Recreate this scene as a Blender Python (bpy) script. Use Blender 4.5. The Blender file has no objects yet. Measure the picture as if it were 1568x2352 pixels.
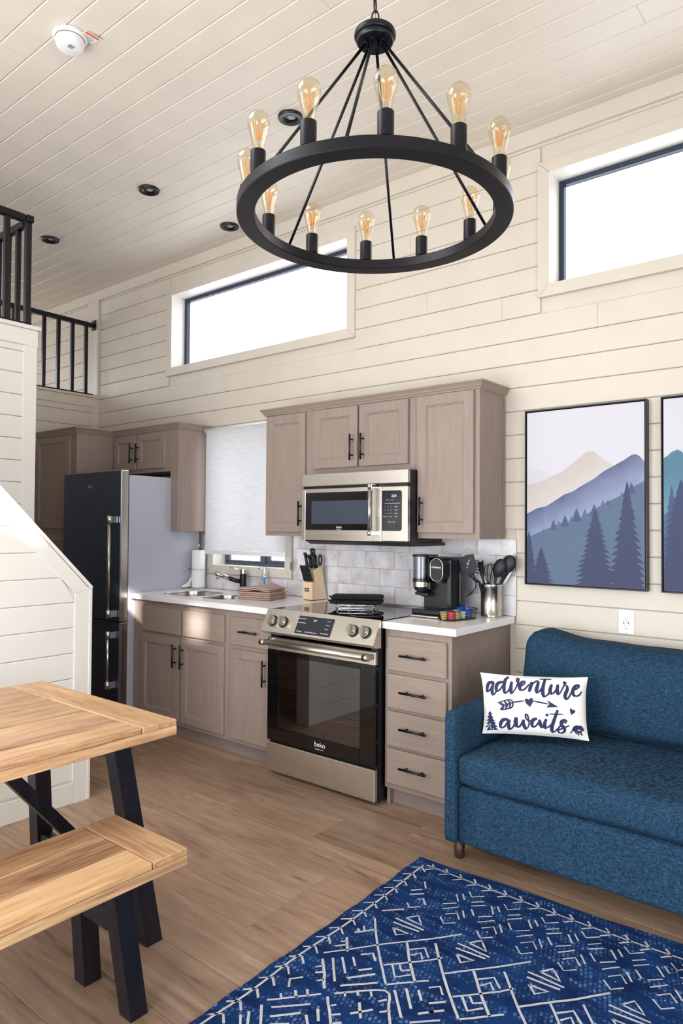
import bpy, bmesh, math, random
from mathutils import Vector, Matrix

random.seed(7)
D = bpy.data
SC = bpy.context.scene
COL = SC.collection
PI = math.pi

# ------------------------------------------------------------------ camera
F_PX, W_PX = 1602.13, 1568.0
YAW, PITCH, ROLL = math.radians(39.1194), math.radians(1.19936), math.radians(0.37652)
fw = Vector((-math.sin(YAW) * math.cos(PITCH), math.cos(YAW) * math.cos(PITCH), math.sin(PITCH)))
rt = Vector((math.cos(YAW), math.sin(YAW), 0))
up = rt.cross(fw)
rt2 = rt * math.cos(ROLL) + up * math.sin(ROLL)
up2 = -rt * math.sin(ROLL) + up * math.cos(ROLL)
cam_d = D.cameras.new('camera')
cam_d.sensor_fit = 'HORIZONTAL'
cam_d.sensor_width = 36.0
cam_d.lens = F_PX * 36.0 / W_PX
cam_d.clip_start = 0.05
cam = D.objects.new('camera', cam_d)
COL.objects.link(cam)
cam.matrix_world = Matrix(((rt2.x, up2.x, -fw.x, 2.8216), (rt2.y, up2.y, -fw.y, -3.49726), (rt2.z, up2.z, -fw.z, 1.39277), (0, 0, 0, 1)))
SC.camera = cam

# ------------------------------------------------------------------ light
def lin(c):
    return tuple(((v / 255.0) / 12.92 if v / 255.0 <= 0.04045 else ((v / 255.0 + 0.055) / 1.055) ** 2.4) for v in c)

world = D.worlds.new('sky')
SC.world = world
world.use_nodes = True
bgn = world.node_tree.nodes['Background']
bgn.inputs[0].default_value = (0.93, 0.96, 1.0, 1)
bgn.inputs[1].default_value = 3.4

def area(name, loc, rot, sx, sy, power, col=(1, 1, 1)):
    l = D.lights.new(name, 'AREA')
    l.shape = 'RECTANGLE'
    l.size = sx
    l.size_y = sy
    l.energy = power
    l.color = col
    o = D.objects.new(name, l)
    COL.objects.link(o)
    o.location = loc
    o.rotation_euler = rot
    return o

# area lamps before closed walls, standing in for daylight from behind and beside
area('daylight_glass_door', (0.9, -4.56, 0.98), (PI / 2, 0, 0), 3.0, 1.8, 134, (0.90, 0.965, 1.0))
area('fill_loft', (-4.9, -2.2, 2.9), (math.radians(82), 0, -PI / 2), 2.6, 0.8, 38, (0.92, 0.97, 1.0))  # added fill that lifts the dim loft side, no window there
area('fill_front_high', (-1.3, -4.56, 2.85), (PI / 2, 0, 0), 3.4, 0.7, 48, (0.90, 0.965, 1.0))  # added fill that brightens the upper left walls
area('fill_over_table', (0.7, -3.2, 3.40), (0, 0, 0), 1.3, 1.3, 28, (0.94, 0.98, 1.0))  # added overhead fill for floor and worktops, no real lamp here
area('daylight_side', (4.56, -3.4, 1.25), (PI / 2, 0, PI / 2), 2.2, 1.8, 86, (0.88, 0.955, 1.0))
sun = D.lights.new('sun', 'SUN')
sun.energy = 13.0
sun.angle = math.radians(1.1)
sun.color = (1.0, 0.97, 0.92)
suno = D.objects.new('sun', sun)
COL.objects.link(suno)
sun_dir = Vector((-0.9, 1.2, -0.66)).normalized()
suno.rotation_euler = sun_dir.to_track_quat('-Z', 'Y').to_euler()
suno.location = (5, -9, 6)

SC.view_settings.view_transform = 'Standard'
SC.view_settings.look = 'None'
SC.view_settings.exposure = 0.0
SC.view_settings.gamma = 1.0
SC.view_settings.use_curve_mapping = False
SC.cycles.use_denoising = True
SC.cycles.max_bounces = 10
SC.cycles.diffuse_bounces = 6
SC.cycles.transparent_max_bounces = 24
SC.cycles.sample_clamp_indirect = 6.0
SC.cycles.caustics_reflective = False
SC.cycles.caustics_refractive = False

# ------------------------------------------------------------------ materials
def new_mat(name):
    m = D.materials.new(name)
    m.use_nodes = True
    nt = m.node_tree
    return m, nt, nt.nodes['Principled BSDF']

def plain(name, c, rough=0.5, metal=0.0, spec=None, bump=0.0, bscale=200.0, var=0.0, coat=0.0, sheen=0.0):
    m, nt, b = new_mat(name)
    col = lin(c)
    b.inputs['Base Color'].default_value = (*col, 1)
    b.inputs['Roughness'].default_value = rough
    b.inputs['Metallic'].default_value = metal
    if spec is not None: b.inputs['Specular IOR Level'].default_value = spec
    if coat: b.inputs['Coat Weight'].default_value = coat
    if sheen: b.inputs['Sheen Weight'].default_value = sheen
    tc = nt.nodes.new('ShaderNodeTexCoord')
    nz = nt.nodes.new('ShaderNodeTexNoise')
    nz.inputs['Scale'].default_value = bscale
    nz.inputs['Detail'].default_value = 3
    nt.links.new(tc.outputs['Object'], nz.inputs['Vector'])
    if bump:
        bp = nt.nodes.new('ShaderNodeBump')
        bp.inputs['Strength'].default_value = bump
        bp.inputs['Distance'].default_value = 0.002
        nt.links.new(nz.outputs['Fac'], bp.inputs['Height'])
        nt.links.new(bp.outputs['Normal'], b.inputs['Normal'])
    if var:
        r = nt.nodes.new('ShaderNodeValToRGB')
        r.color_ramp.elements[0].position = 0.3
        r.color_ramp.elements[1].position = 0.7
        r.color_ramp.elements[0].color = (*[v * (1 - var) for v in col], 1)
        r.color_ramp.elements[1].color = (*[min(1, v * (1 + var)) for v in col], 1)
        nz2 = nt.nodes.new('ShaderNodeTexNoise')
        nz2.inputs['Scale'].default_value = bscale * 0.05
        nz2.inputs['Detail'].default_value = 5
        nt.links.new(tc.outputs['Object'], nz2.inputs['Vector'])
        nt.links.new(nz2.outputs['Fac'], r.inputs['Fac'])
        nt.links.new(r.outputs['Color'], b.inputs['Base Color'])
    return m

def wood(name, cols, scale, rough=0.5, bump=0.15, rnd=0.12, ring=0.0, spec=0.4, fine=1.0):
    """grain noise stretched by scale=(x,y,z); colours ramp; every object gets its own offset and tone"""
    m, nt, b = new_mat(name)
    N, L = nt.nodes, nt.links
    tc = N.new('ShaderNodeTexCoord'); oi = N.new('ShaderNodeObjectInfo')
    mul = N.new('ShaderNodeMath'); mul.operation = 'MULTIPLY'; mul.inputs[1].default_value = 37.0
    L.new(oi.outputs['Random'], mul.inputs[0])
    add = N.new('ShaderNodeVectorMath'); add.operation = 'ADD'
    L.new(tc.outputs['Object'], add.inputs[0]); L.new(mul.outputs[0], add.inputs[1])
    mp = N.new('ShaderNodeMapping'); mp.inputs['Scale'].default_value = scale
    L.new(add.outputs[0], mp.inputs['Vector'])
    n1 = N.new('ShaderNodeTexNoise'); n1.inputs['Scale'].default_value = 1.0; n1.inputs['Detail'].default_value = 6
    n1.inputs['Roughness'].default_value = 0.62; n1.inputs['Distortion'].default_value = ring
    L.new(mp.outputs[0], n1.inputs['Vector'])
    mp2 = N.new('ShaderNodeMapping'); mp2.inputs['Scale'].default_value = [s * 6 * fine for s in scale]
    L.new(add.outputs[0], mp2.inputs['Vector'])
    n2 = N.new('ShaderNodeTexNoise'); n2.inputs['Scale'].default_value = 1.0; n2.inputs['Detail'].default_value = 3
    L.new(mp2.outputs[0], n2.inputs['Vector'])
    mx = N.new('ShaderNodeMath'); mx.operation = 'MULTIPLY_ADD'; mx.inputs[1].default_value = 0.35
    L.new(n2.outputs['Fac'], mx.inputs[0]); 
    m2 = N.new('ShaderNodeMath'); m2.operation = 'MULTIPLY'; m2.inputs[1].default_value = 0.65
    L.new(n1.outputs['Fac'], m2.inputs[0]); L.new(m2.outputs[0], mx.inputs[2])
    rp = N.new('ShaderNodeValToRGB')
    el = rp.color_ramp.elements
    n = len(cols)
    el[0].position = 0.32; el[0].color = (*lin(cols[0]), 1)
    el[1].position = 0.68; el[1].color = (*lin(cols[-1]), 1)
    for i in range(1, n - 1):
        e = el.new(0.32 + 0.36 * i / (n - 1)); e.color = (*lin(cols[i]), 1)
    L.new(mx.outputs[0], rp.inputs['Fac'])
    hs = N.new('ShaderNodeHueSaturation')
    mr = N.new('ShaderNodeMapRange'); mr.inputs['To Min'].default_value = 1 - rnd; mr.inputs['To Max'].default_value = 1 + rnd
    L.new(oi.outputs['Random'], mr.inputs['Value']); L.new(mr.outputs[0], hs.inputs['Value'])
    L.new(rp.outputs['Color'], hs.inputs['Color']); L.new(hs.outputs['Color'], b.inputs['Base Color'])
    b.inputs['Roughness'].default_value = rough
    b.inputs['Specular IOR Level'].default_value = spec
    bp = N.new('ShaderNodeBump'); bp.inputs['Strength'].default_value = bump; bp.inputs['Distance'].default_value = 0.001
    L.new(n2.outputs['Fac'], bp.inputs['Height']); L.new(bp.outputs['Normal'], b.inputs['Normal'])
    return m

def knots(m, scale, lo, hi, dark):
    nt = m.node_tree; N, L = nt.nodes, nt.links; b = N['Principled BSDF']
    src = b.inputs['Base Color'].links[0].from_socket
    tc = N.new('ShaderNodeTexCoord'); oi = N.new('ShaderNodeObjectInfo')
    mul = N.new('ShaderNodeMath'); mul.operation = 'MULTIPLY'; mul.inputs[1].default_value = 11.0; L.new(oi.outputs['Random'], mul.inputs[0])
    ad = N.new('ShaderNodeVectorMath'); L.new(tc.outputs['Object'], ad.inputs[0]); L.new(mul.outputs[0], ad.inputs[1])
    mp = N.new('ShaderNodeMapping'); mp.inputs['Scale'].default_value = scale; L.new(ad.outputs[0], mp.inputs['Vector'])
    nz = N.new('ShaderNodeTexNoise'); nz.inputs['Scale'].default_value = 1; nz.inputs['Detail'].default_value = 7; nz.inputs['Roughness'].default_value = 0.6; nz.inputs['Distortion'].default_value = 1.0
    L.new(mp.outputs[0], nz.inputs['Vector'])
    mr = N.new('ShaderNodeMapRange'); mr.inputs['From Min'].default_value = lo; mr.inputs['From Max'].default_value = hi; L.new(nz.outputs['Fac'], mr.inputs['Value'])
    mx = N.new('ShaderNodeMix'); mx.data_type = 'RGBA'; mx.blend_type = 'MULTIPLY'; mx.inputs[7].default_value = (*dark, 1)
    L.new(mr.outputs[0], mx.inputs[0]); L.new(src, mx.inputs[6]); L.new(mx.outputs[2], b.inputs['Base Color'])

def clear(name, tint=(1, 1, 1), gloss=0.06, rough=0.02, base=None):
    m = D.materials.new(name); m.use_nodes = True
    nt = m.node_tree; nt.nodes.clear()
    o = nt.nodes.new('ShaderNodeOutputMaterial'); mx = nt.nodes.new('ShaderNodeMixShader')
    t = nt.nodes.new('ShaderNodeBsdfTransparent'); g = nt.nodes.new('ShaderNodeBsdfGlossy')
    t.inputs[0].default_value = (*tint, 1); g.inputs['Roughness'].default_value = rough
    lw = nt.nodes.new('ShaderNodeLayerWeight'); lw.inputs[0].default_value = 0.5
    pw = nt.nodes.new('ShaderNodeMath'); pw.operation = 'POWER'; pw.inputs[1].default_value = 4.0
    nt.links.new(lw.outputs['Facing'], pw.inputs[0])
    ma = nt.nodes.new('ShaderNodeMath'); ma.operation = 'MULTIPLY_ADD'; ma.inputs[1].default_value = 0.85; ma.inputs[2].default_value = gloss; ma.use_clamp = True
    nt.links.new(pw.outputs[0], ma.inputs[0]); nt.links.new(ma.outputs[0], mx.inputs[0])
    nt.links.new(t.outputs[0], mx.inputs[1]); nt.links.new(g.outputs[0], mx.inputs[2]); nt.links.new(mx.outputs[0], o.inputs[0])
    return m

def emit(name, c, s):
    m = D.materials.new(name); m.use_nodes = True
    nt = m.node_tree; nt.nodes.clear()
    o = nt.nodes.new('ShaderNodeOutputMaterial'); e = nt.nodes.new('ShaderNodeEmission')
    e.inputs[0].default_value = (*lin(c), 1); e.inputs[1].default_value = s
    nt.links.new(e.outputs[0], o.inputs[0])
    return m

def fabric(name, cols, scale, bump=0.5, rough=0.9, stretch=(1, 1, 1)):
    m, nt, b = new_mat(name)
    N, L = nt.nodes, nt.links
    tc = N.new('ShaderNodeTexCoord')
    outs = []
    for st in ((0.7, 0.7, 9.0), (9.0, 9.0, 0.7)):
        mp = N.new('ShaderNodeMapping'); mp.inputs['Scale'].default_value = [scale * a * q / 3 for a, q in zip(st, stretch)]
        L.new(tc.outputs['Object'], mp.inputs['Vector'])
        nz = N.new('ShaderNodeTexNoise'); nz.inputs['Scale'].default_value = 1; nz.inputs['Detail'].default_value = 2
        L.new(mp.outputs[0], nz.inputs['Vector']); outs.append(nz.outputs['Fac'])
    ad = N.new('ShaderNodeMath'); ad.operation = 'ADD'; L.new(outs[0], ad.inputs[0]); L.new(outs[1], ad.inputs[1])
    hf = N.new('ShaderNodeMath'); hf.operation = 'MULTIPLY'; hf.inputs[1].default_value = 0.5; L.new(ad.outputs[0], hf.inputs[0])
    rp = N.new('ShaderNodeValToRGB'); el = rp.color_ramp.elements
    el[0].position = 0.40; el[0].color = (*lin(cols[0]), 1); el[1].position = 0.62; el[1].color = (*lin(cols[2]), 1)
    e = el.new(0.5); e.color = (*lin(cols[1]), 1)
    L.new(hf.outputs[0], rp.inputs['Fac']); L.new(rp.outputs['Color'], b.inputs['Base Color'])
    b.inputs['Roughness'].default_value = rough; b.inputs['Specular IOR Level'].default_value = 0.2
    bp = N.new('ShaderNodeBump'); bp.inputs['Strength'].default_value = bump; bp.inputs['Distance'].default_value = 0.001
    L.new(hf.outputs[0], bp.inputs['Height']); L.new(bp.outputs['Normal'], b.inputs['Normal'])
    return m

def brushed(name, c, rough=0.28, aniso=0.6, streak=(2, 2, 300)):
    m, nt, b = new_mat(name)
    N, L = nt.nodes, nt.links
    b.inputs['Base Color'].default_value = (*lin(c), 1); b.inputs['Metallic'].default_value = 1
    tc = N.new('ShaderNodeTexCoord'); mp = N.new('ShaderNodeMapping'); mp.inputs['Scale'].default_value = streak
    nz = N.new('ShaderNodeTexNoise'); nz.inputs['Scale'].default_value = 1; nz.inputs['Detail'].default_value = 3
    L.new(tc.outputs['Object'], mp.inputs['Vector']); L.new(mp.outputs[0], nz.inputs['Vector'])
    mr = N.new('ShaderNodeMapRange'); mr.inputs['To Min'].default_value = rough * 0.75; mr.inputs['To Max'].default_value = rough * 1.3
    L.new(nz.outputs['Fac'], mr.inputs['Value']); L.new(mr.outputs[0], b.inputs['Roughness'])
    bp = N.new('ShaderNodeBump'); bp.inputs['Strength'].default_value = 0.015; bp.inputs['Distance'].default_value = 0.001
    L.new(nz.outputs['Fac'], bp.inputs['Height']); L.new(bp.outputs['Normal'], b.inputs['Normal'])
    return m

M = {}
M['paint'] = plain('cream_painted_wood', (213, 205, 194), 0.42, bump=0.10, bscale=90, var=0.03)
M['paint_ceil'] = plain('cream_painted_ceiling_wood', (222, 214, 204), 0.45, bump=0.08, bscale=90, var=0.03)
M['white_paint'] = plain('white_painted_wood', (229, 226, 221), 0.4, bump=0.05, bscale=90)
M['floor'] = wood('oak_vinyl_plank', [(112, 88, 71), (146, 119, 99), (160, 133, 112), (176, 151, 130)], (1.0, 10, 10), 0.42, 0.10, 0.21, ring=1.8, fine=1.0)
knots(M['floor'], (2.6, 9, 9), 0.64, 0.74, (0.58, 0.50, 0.44))
M['underfloor'] = plain('plank_joint', (176, 150, 128), 0.8)
M['cab'] = wood('taupe_stained_wood', [(138, 122, 115), (148, 132, 124), (156, 140, 132)], (60, 60, 4.0), 0.45, 0.08, 0.03)
M['cab_h'] = wood('taupe_stained_wood_level_grain', [(140, 124, 116), (150, 134, 124), (158, 142, 132)], (4.0, 60, 60), 0.45, 0.08, 0.03)
M['toe'] = wood('taupe_toe_kick', [(128, 114, 112), (148, 134, 132)], (3.0, 38, 38), 0.5, 0.12, 0.03)
M['quartz'] = plain('white_quartz', (246, 245, 246), 0.2, var=0.02, bscale=120)
M['black'] = plain('matte_black_metal', (9, 12, 22), 0.33, 0.2)
M['blackp'] = plain('black_plastic', (15, 17, 24), 0.33)
M['blackgloss'] = plain('black_glass', (5, 6, 9), 0.05, coat=0.3)
M['screen_mesh'] = plain('microwave_window', (58, 66, 82), 0.25)
M['display'] = plain('control_glass', (28, 32, 42), 0.15)
M['steel'] = brushed('brushed_steel', (222, 217, 209), 0.30)
M['steel_v'] = brushed('brushed_steel_upright', (190, 185, 178), 0.22, streak=(300, 300, 2))
M['steel_dark_reflect'] = brushed('steel_with_dark_reflection', (100, 114, 142), 0.36)  # stainless door front, with the dark reflection put into its colour
M['chrome'] = plain('chrome', (225, 225, 230), 0.08, 1.0)
M['fridge_side'] = plain('fridge_grey_enamel', (176, 177, 194), 0.45, bump=0.05, bscale=400)
M['glass'] = clear('window_glass', (1, 1, 1), 0.02)
M['ovenglass'] = clear('oven_window_glass', (0.42, 0.46, 0.52), 0.18, 0.03)
M['bottle'] = clear('bottle_glass', (0.93, 0.96, 0.97), 0.04)
M['smoke'] = clear('smoked_plastic', (0.55, 0.57, 0.64), 0.10, 0.08)
M['bulb'] = clear('amber_bulb_glass', (0.99, 0.93, 0.80), 0.10, 0.01)
M['filament'] = plain('filament_orange', (236, 150, 60), 0.5)
M['bluewater'] = plain('blue_soap', (20, 150, 220), 0.15)
M['frame_navy'] = plain('window_frame_dark', (38, 48, 72), 0.45)
M['frame_grey'] = plain('window_frame_grey', (78, 84, 94), 0.45)
M['sofa'] = fabric('blue_woven_fabric', [(13, 32, 51), (29, 58, 84), (58, 92, 120)], 300, 0.5)
M['sofaleg'] = plain('dark_brown_wood', (58, 34, 26), 0.4)
M['canvas_white'] = fabric('white_cotton', [(226, 224, 222), (238, 237, 236), (244, 243, 243)], 500, 0.3)
M['navyprint'] = plain('navy_print', (38, 44, 84), 0.8)
M['table'] = wood('acacia_board', [(138, 98, 72), (182, 142, 106), (208, 170, 130), (224, 190, 150)], (20, 1.4, 20), 0.45, 0.10, 0.20, ring=1.2)
M['table_dark'] = wood('acacia_board_brown', [(120, 84, 62), (160, 122, 92), (186, 148, 114), (206, 170, 136)], (20, 1.4, 20), 0.45, 0.10, 0.06, ring=1.2)
M['table_pale'] = wood('acacia_board_honey', [(160, 118, 82), (202, 160, 116), (218, 178, 134), (228, 194, 154)], (20, 1.4, 20), 0.45, 0.10, 0.06, ring=1.2)
M['table_x'] = wood('acacia_end_board', [(150, 110, 80), (192, 152, 112), (214, 176, 134)], (2.2, 26, 26), 0.45, 0.10, 0.06, ring=0.8)
knots(M['table'], (26, 5, 26), 0.68, 0.76, (0.6, 0.5, 0.42))
M['leg'] = wood('black_stained_wood', [(8, 9, 16), (16, 17, 27), (30, 28, 37)], (30, 30, 3), 0.38, 0.25, 0.05)
M['rugline'] = plain('rug_white_yarn', (188, 188, 194), 0.95, bump=0.6, bscale=500, var=0.12)
M['sill'] = plain('plate_white', (238, 238, 242), 0.35)
M['tile_edge'] = plain('tile_edge_metal', (196, 192, 190), 0.3, 0.8)
M['grout'] = plain('grout', (214, 204, 196), 0.9)
M['blockwood'] = wood('pale_beech', [(208, 176, 140), (226, 200, 166), (236, 214, 184)], (30, 30, 3), 0.4, 0.05, 0.02)
M['label_grey'] = plain('label_grey', (96, 86, 82), 0.5)
M['white_text'] = plain('white_marking', (225, 228, 235), 0.5)
M['grey_text'] = plain('grey_marking', (150, 156, 168), 0.5)
M['led'] = emit('lit_digits', (200, 205, 255), 2.2)
M['paper'] = plain('paper_white', (240, 241, 244), 0.9, bump=0.3, bscale=300)
M['detector'] = plain('detector_white', (232, 232, 236), 0.45)
M['orange'] = plain('warning_orange', (214, 92, 26), 0.6)
M['redcable'] = plain('copper_wire', (176, 108, 74), 0.4)
M['silicone'] = plain('black_silicone', (24, 27, 34), 0.5)
M['mitt'] = plain('black_quilted_cloth', (12, 13, 20), 0.95, bump=0.8, bscale=160)
M['podblue'] = plain('blue_pod', (12, 92, 205), 0.35)
M['podwhite'] = plain('white_pod', (226, 224, 220), 0.4)
M['podyellow'] = plain('yellow_pod', (224, 205, 110), 0.4)
M['podpink'] = plain('pink_pod', (226, 70, 110), 0.4)
M['podbrown'] = plain('brown_lid', (120, 84, 66), 0.4)

# mottled glazed tile
m, nt, b = new_mat('mottled_grey_tile'); N, L = nt.nodes, nt.links
tc = N.new('ShaderNodeTexCoord'); oi = N.new('ShaderNodeObjectInfo')
mul = N.new('ShaderNodeMath'); mul.operation = 'MULTIPLY'; mul.inputs[1].default_value = 19; L.new(oi.outputs['Random'], mul.inputs[0])
ad = N.new('ShaderNodeVectorMath'); L.new(tc.outputs['Object'], ad.inputs[0]); L.new(mul.outputs[0], ad.inputs[1])
nz = N.new('ShaderNodeTexNoise'); nz.inputs['Scale'].default_value = 9; nz.inputs['Detail'].default_value = 8; nz.inputs['Roughness'].default_value = 0.65
L.new(ad.outputs[0], nz.inputs['Vector'])
rp = N.new('ShaderNodeValToRGB'); el = rp.color_ramp.elements
el[0].position = 0.3; el[0].color = (*lin((186, 176, 174)), 1); el[1].position = 0.66; el[1].color = (*lin((232, 230, 238)), 1)
e = el.new(0.46); e.color = (*lin((214, 210, 216)), 1)
L.new(nz.outputs['Fac'], rp.inputs['Fac'])
hs = N.new('ShaderNodeHueSaturation'); mr = N.new('ShaderNodeMapRange'); mr.inputs['To Min'].default_value = 0.92; mr.inputs['To Max'].default_value = 1.07
L.new(oi.outputs['Random'], mr.inputs['Value']); L.new(mr.outputs[0], hs.inputs['Value']); L.new(rp.outputs['Color'], hs.inputs['Color'])
L.new(hs.outputs['Color'], b.inputs['Base Color']); b.inputs['Roughness'].default_value = 0.3
bp = N.new('ShaderNodeBump'); bp.inputs['Strength'].default_value = 0.25; bp.inputs['Distance'].default_value = 0.002
L.new(nz.outputs['Fac'], bp.inputs['Height']); L.new(bp.outputs['Normal'], b.inputs['Normal'])
M['tile'] = m

# blind fabric: thin cloth that lets daylight through
m = D.materials.new('roller_blind_cloth'); m.use_nodes = True; nt = m.node_tree; nt.nodes.clear()
o_ = nt.nodes.new('ShaderNodeOutputMaterial'); mx = nt.nodes.new('ShaderNodeMixShader'); d_ = nt.nodes.new('ShaderNodeBsdfDiffuse'); t_ = nt.nodes.new('ShaderNodeBsdfTranslucent')
tc = nt.nodes.new('ShaderNodeTexCoord'); mp = nt.nodes.new('ShaderNodeMapping'); mp.inputs['Scale'].default_value = (12, 12, 260); nz = nt.nodes.new('ShaderNodeTexNoise'); nz.inputs['Scale'].default_value = 1
rp = nt.nodes.new('ShaderNodeValToRGB'); rp.color_ramp.elements[0].position = 0.35; rp.color_ramp.elements[0].color = (0.70, 0.70, 0.72, 1); rp.color_ramp.elements[1].position = 0.6; rp.color_ramp.elements[1].color = (0.84, 0.84, 0.86, 1)
nt.links.new(tc.outputs['Object'], mp.inputs[0]); nt.links.new(mp.outputs[0], nz.inputs[0]); nt.links.new(nz.outputs[0], rp.inputs[0])
nt.links.new(rp.outputs[0], d_.inputs[0]); t_.inputs[0].default_value = (0.86, 0.86, 0.88, 1); mx.inputs[0].default_value = 0.5
nt.links.new(d_.outputs[0], mx.inputs[1]); nt.links.new(t_.outputs[0], mx.inputs[2]); nt.links.new(mx.outputs[0], o_.inputs[0])
M['blind'] = m

# rug ground: navy cloth with small slanting rows of lighter flecks
m, nt, b = new_mat('navy_flecked_rug'); N, L = nt.nodes, nt.links
tc = N.new('ShaderNodeTexCoord')
mp = N.new('ShaderNodeMapping'); mp.inputs['Rotation'].default_value = (0, 0, math.radians(72)); mp.inputs['Scale'].default_value = (1, 1, 1)
L.new(tc.outputs['Object'], mp.inputs['Vector'])
br = N.new('ShaderNodeTexBrick'); br.inputs['Scale'].default_value = 1.0; br.offset = 0.5
br.inputs['Brick Width'].default_value = 0.020; br.inputs['Row Height'].default_value = 0.014; br.inputs['Mortar Size'].default_value = 0.0032
br.inputs['Color1'].default_value = (1, 1, 1, 1); br.inputs['Color2'].default_value = (0.0, 0.0, 0.0, 1); br.inputs['Mortar'].default_value = (0, 0, 0, 1); br.inputs['Mortar Smooth'].default_value = 0.4
mp2 = N.new('ShaderNodeMapping'); mp2.inputs['Rotation'].default_value = (0, 0, math.radians(72))
nzd = N.new('ShaderNodeTexNoise'); nzd.inputs['Scale'].default_value = 60
vm = N.new('ShaderNodeVectorMath'); vm.operation = 'MULTIPLY_ADD'; vm.inputs[1].default_value = (0.008, 0.008, 0)
L.new(tc.outputs['Object'], nzd.inputs['Vector']); L.new(nzd.outputs['Color'], vm.inputs[0]); L.new(mp.outputs[0], vm.inputs[2]); L.new(vm.outputs[0], br.inputs['Vector'])
n1 = N.new('ShaderNodeTexNoise'); n1.inputs['Scale'].default_value = 1; n1.inputs['Detail'].default_value = 4
mp2.inputs['Scale'].default_value = (6, 30, 1)
L.new(tc.outputs['Object'], mp2.inputs['Vector']); L.new(mp2.outputs[0], n1.inputs['Vector'])
rr = N.new('ShaderNodeValToRGB'); rr.color_ramp.elements[0].position = 0.46; rr.color_ramp.elements[1].position = 0.60
L.new(n1.outputs['Fac'], rr.inputs['Fac'])
mm = N.new('ShaderNodeMath'); mm.operation = 'MULTIPLY'; L.new(br.outputs['Color'], mm.inputs[0]); L.new(rr.outputs['Color'], mm.inputs[1])
n3 = N.new('ShaderNodeTexNoise'); n3.inputs['Scale'].default_value = 9; n3.inputs['Detail'].default_value = 6; L.new(tc.outputs['Object'], n3.inputs['Vector'])
r3 = N.new('ShaderNodeValToRGB'); r3.color_ramp.elements[0].position = 0.35; r3.color_ramp.elements[0].color = (*lin((9, 32, 76)), 1); r3.color_ramp.elements[1].position = 0.65; r3.color_ramp.elements[1].color = (*lin((17, 52, 104)), 1)
L.new(n3.outputs['Fac'], r3.inputs['Fac'])
mxc = N.new('ShaderNodeMix'); mxc.data_type = 'RGBA'; mxc.inputs[7].default_value = (*lin((84, 120, 166)), 1)
L.new(mm.outputs[0], mxc.inputs[0]); L.new(r3.outputs['Color'], mxc.inputs[6]); L.new(mxc.outputs[2], b.inputs['Base Color'])
b.inputs['Roughness'].default_value = 0.95; b.inputs['Specular IOR Level'].default_value = 0.15
n4 = N.new('ShaderNodeTexNoise'); n4.inputs['Scale'].default_value = 450; L.new(tc.outputs['Object'], n4.inputs['Vector'])
bp = N.new('ShaderNodeBump'); bp.inputs['Strength'].default_value = 0.6; bp.inputs['Distance'].default_value = 0.002; L.new(n4.outputs['Fac'], bp.inputs['Height']); L.new(bp.outputs['Normal'], b.inputs['Normal'])
M['rug'] = m

# waffle towel
m, nt, b = new_mat('waffle_towel'); N, L = nt.nodes, nt.links
b.inputs['Base Color'].default_value = (*lin((190, 160, 150)), 1); b.inputs['Roughness'].default_value = 0.95
tc = N.new('ShaderNodeTexCoord'); w1 = N.new('ShaderNodeTexWave'); w2 = N.new('ShaderNodeTexWave'); w2.bands_direction = 'Y'
for w in (w1, w2): w.inputs['Scale'].default_value = 32; L.new(tc.outputs['Object'], w.inputs['Vector'])
mmx = N.new('ShaderNodeMath'); mmx.operation = 'MAXIMUM'; L.new(w1.outputs['Fac'], mmx.inputs[0]); L.new(w2.outputs['Fac'], mmx.inputs[1])
bp = N.new('ShaderNodeBump'); bp.inputs['Strength'].default_value = 0.9; bp.inputs['Distance'].default_value = 0.003; L.new(mmx.outputs[0], bp.inputs['Height']); L.new(bp.outputs['Normal'], b.inputs['Normal'])
M['towel'] = m

# printed colours of the pictures
def art_mat(name, top, bot, slope, z0, z1):
    m, nt, b = new_mat(name); N, L = nt.nodes, nt.links
    tc = N.new('ShaderNodeTexCoord'); sx = N.new('ShaderNodeSeparateXYZ'); L.new(tc.outputs['Object'], sx.inputs[0])
    a = N.new('ShaderNodeMath'); a.operation = 'MULTIPLY_ADD'; a.inputs[1].default_value = -slope; L.new(sx.outputs['X'], a.inputs[0]); L.new(sx.outputs['Z'], a.inputs[2])
    nz = N.new('ShaderNodeTexNoise'); nz.inputs['Scale'].default_value = 14; nz.inputs['Detail'].default_value = 6; L.new(tc.outputs['Object'], nz.inputs['Vector'])
    a2 = N.new('ShaderNodeMath'); a2.operation = 'MULTIPLY_ADD'; a2.inputs[1].default_value = 0.09; L.new(nz.outputs['Fac'], a2.inputs[0]); L.new(a.outputs[0], a2.inputs[2])
    mr = N.new('ShaderNodeMapRange'); mr.inputs['From Min'].default_value = z0; mr.inputs['From Max'].default_value = z1; L.new(a2.outputs[0], mr.inputs['Value'])
    mx = N.new('ShaderNodeMix'); mx.data_type = 'RGBA'; mx.inputs[6].default_value = (*lin(bot), 1); mx.inputs[7].default_value = (*lin(top), 1)
    L.new(mr.outputs[0], mx.inputs[0]); L.new(mx.outputs[2], b.inputs['Base Color']); b.inputs['Roughness'].default_value = 0.7
    return m

# ------------------------------------------------------------------ mesh helpers
WL = {}

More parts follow.
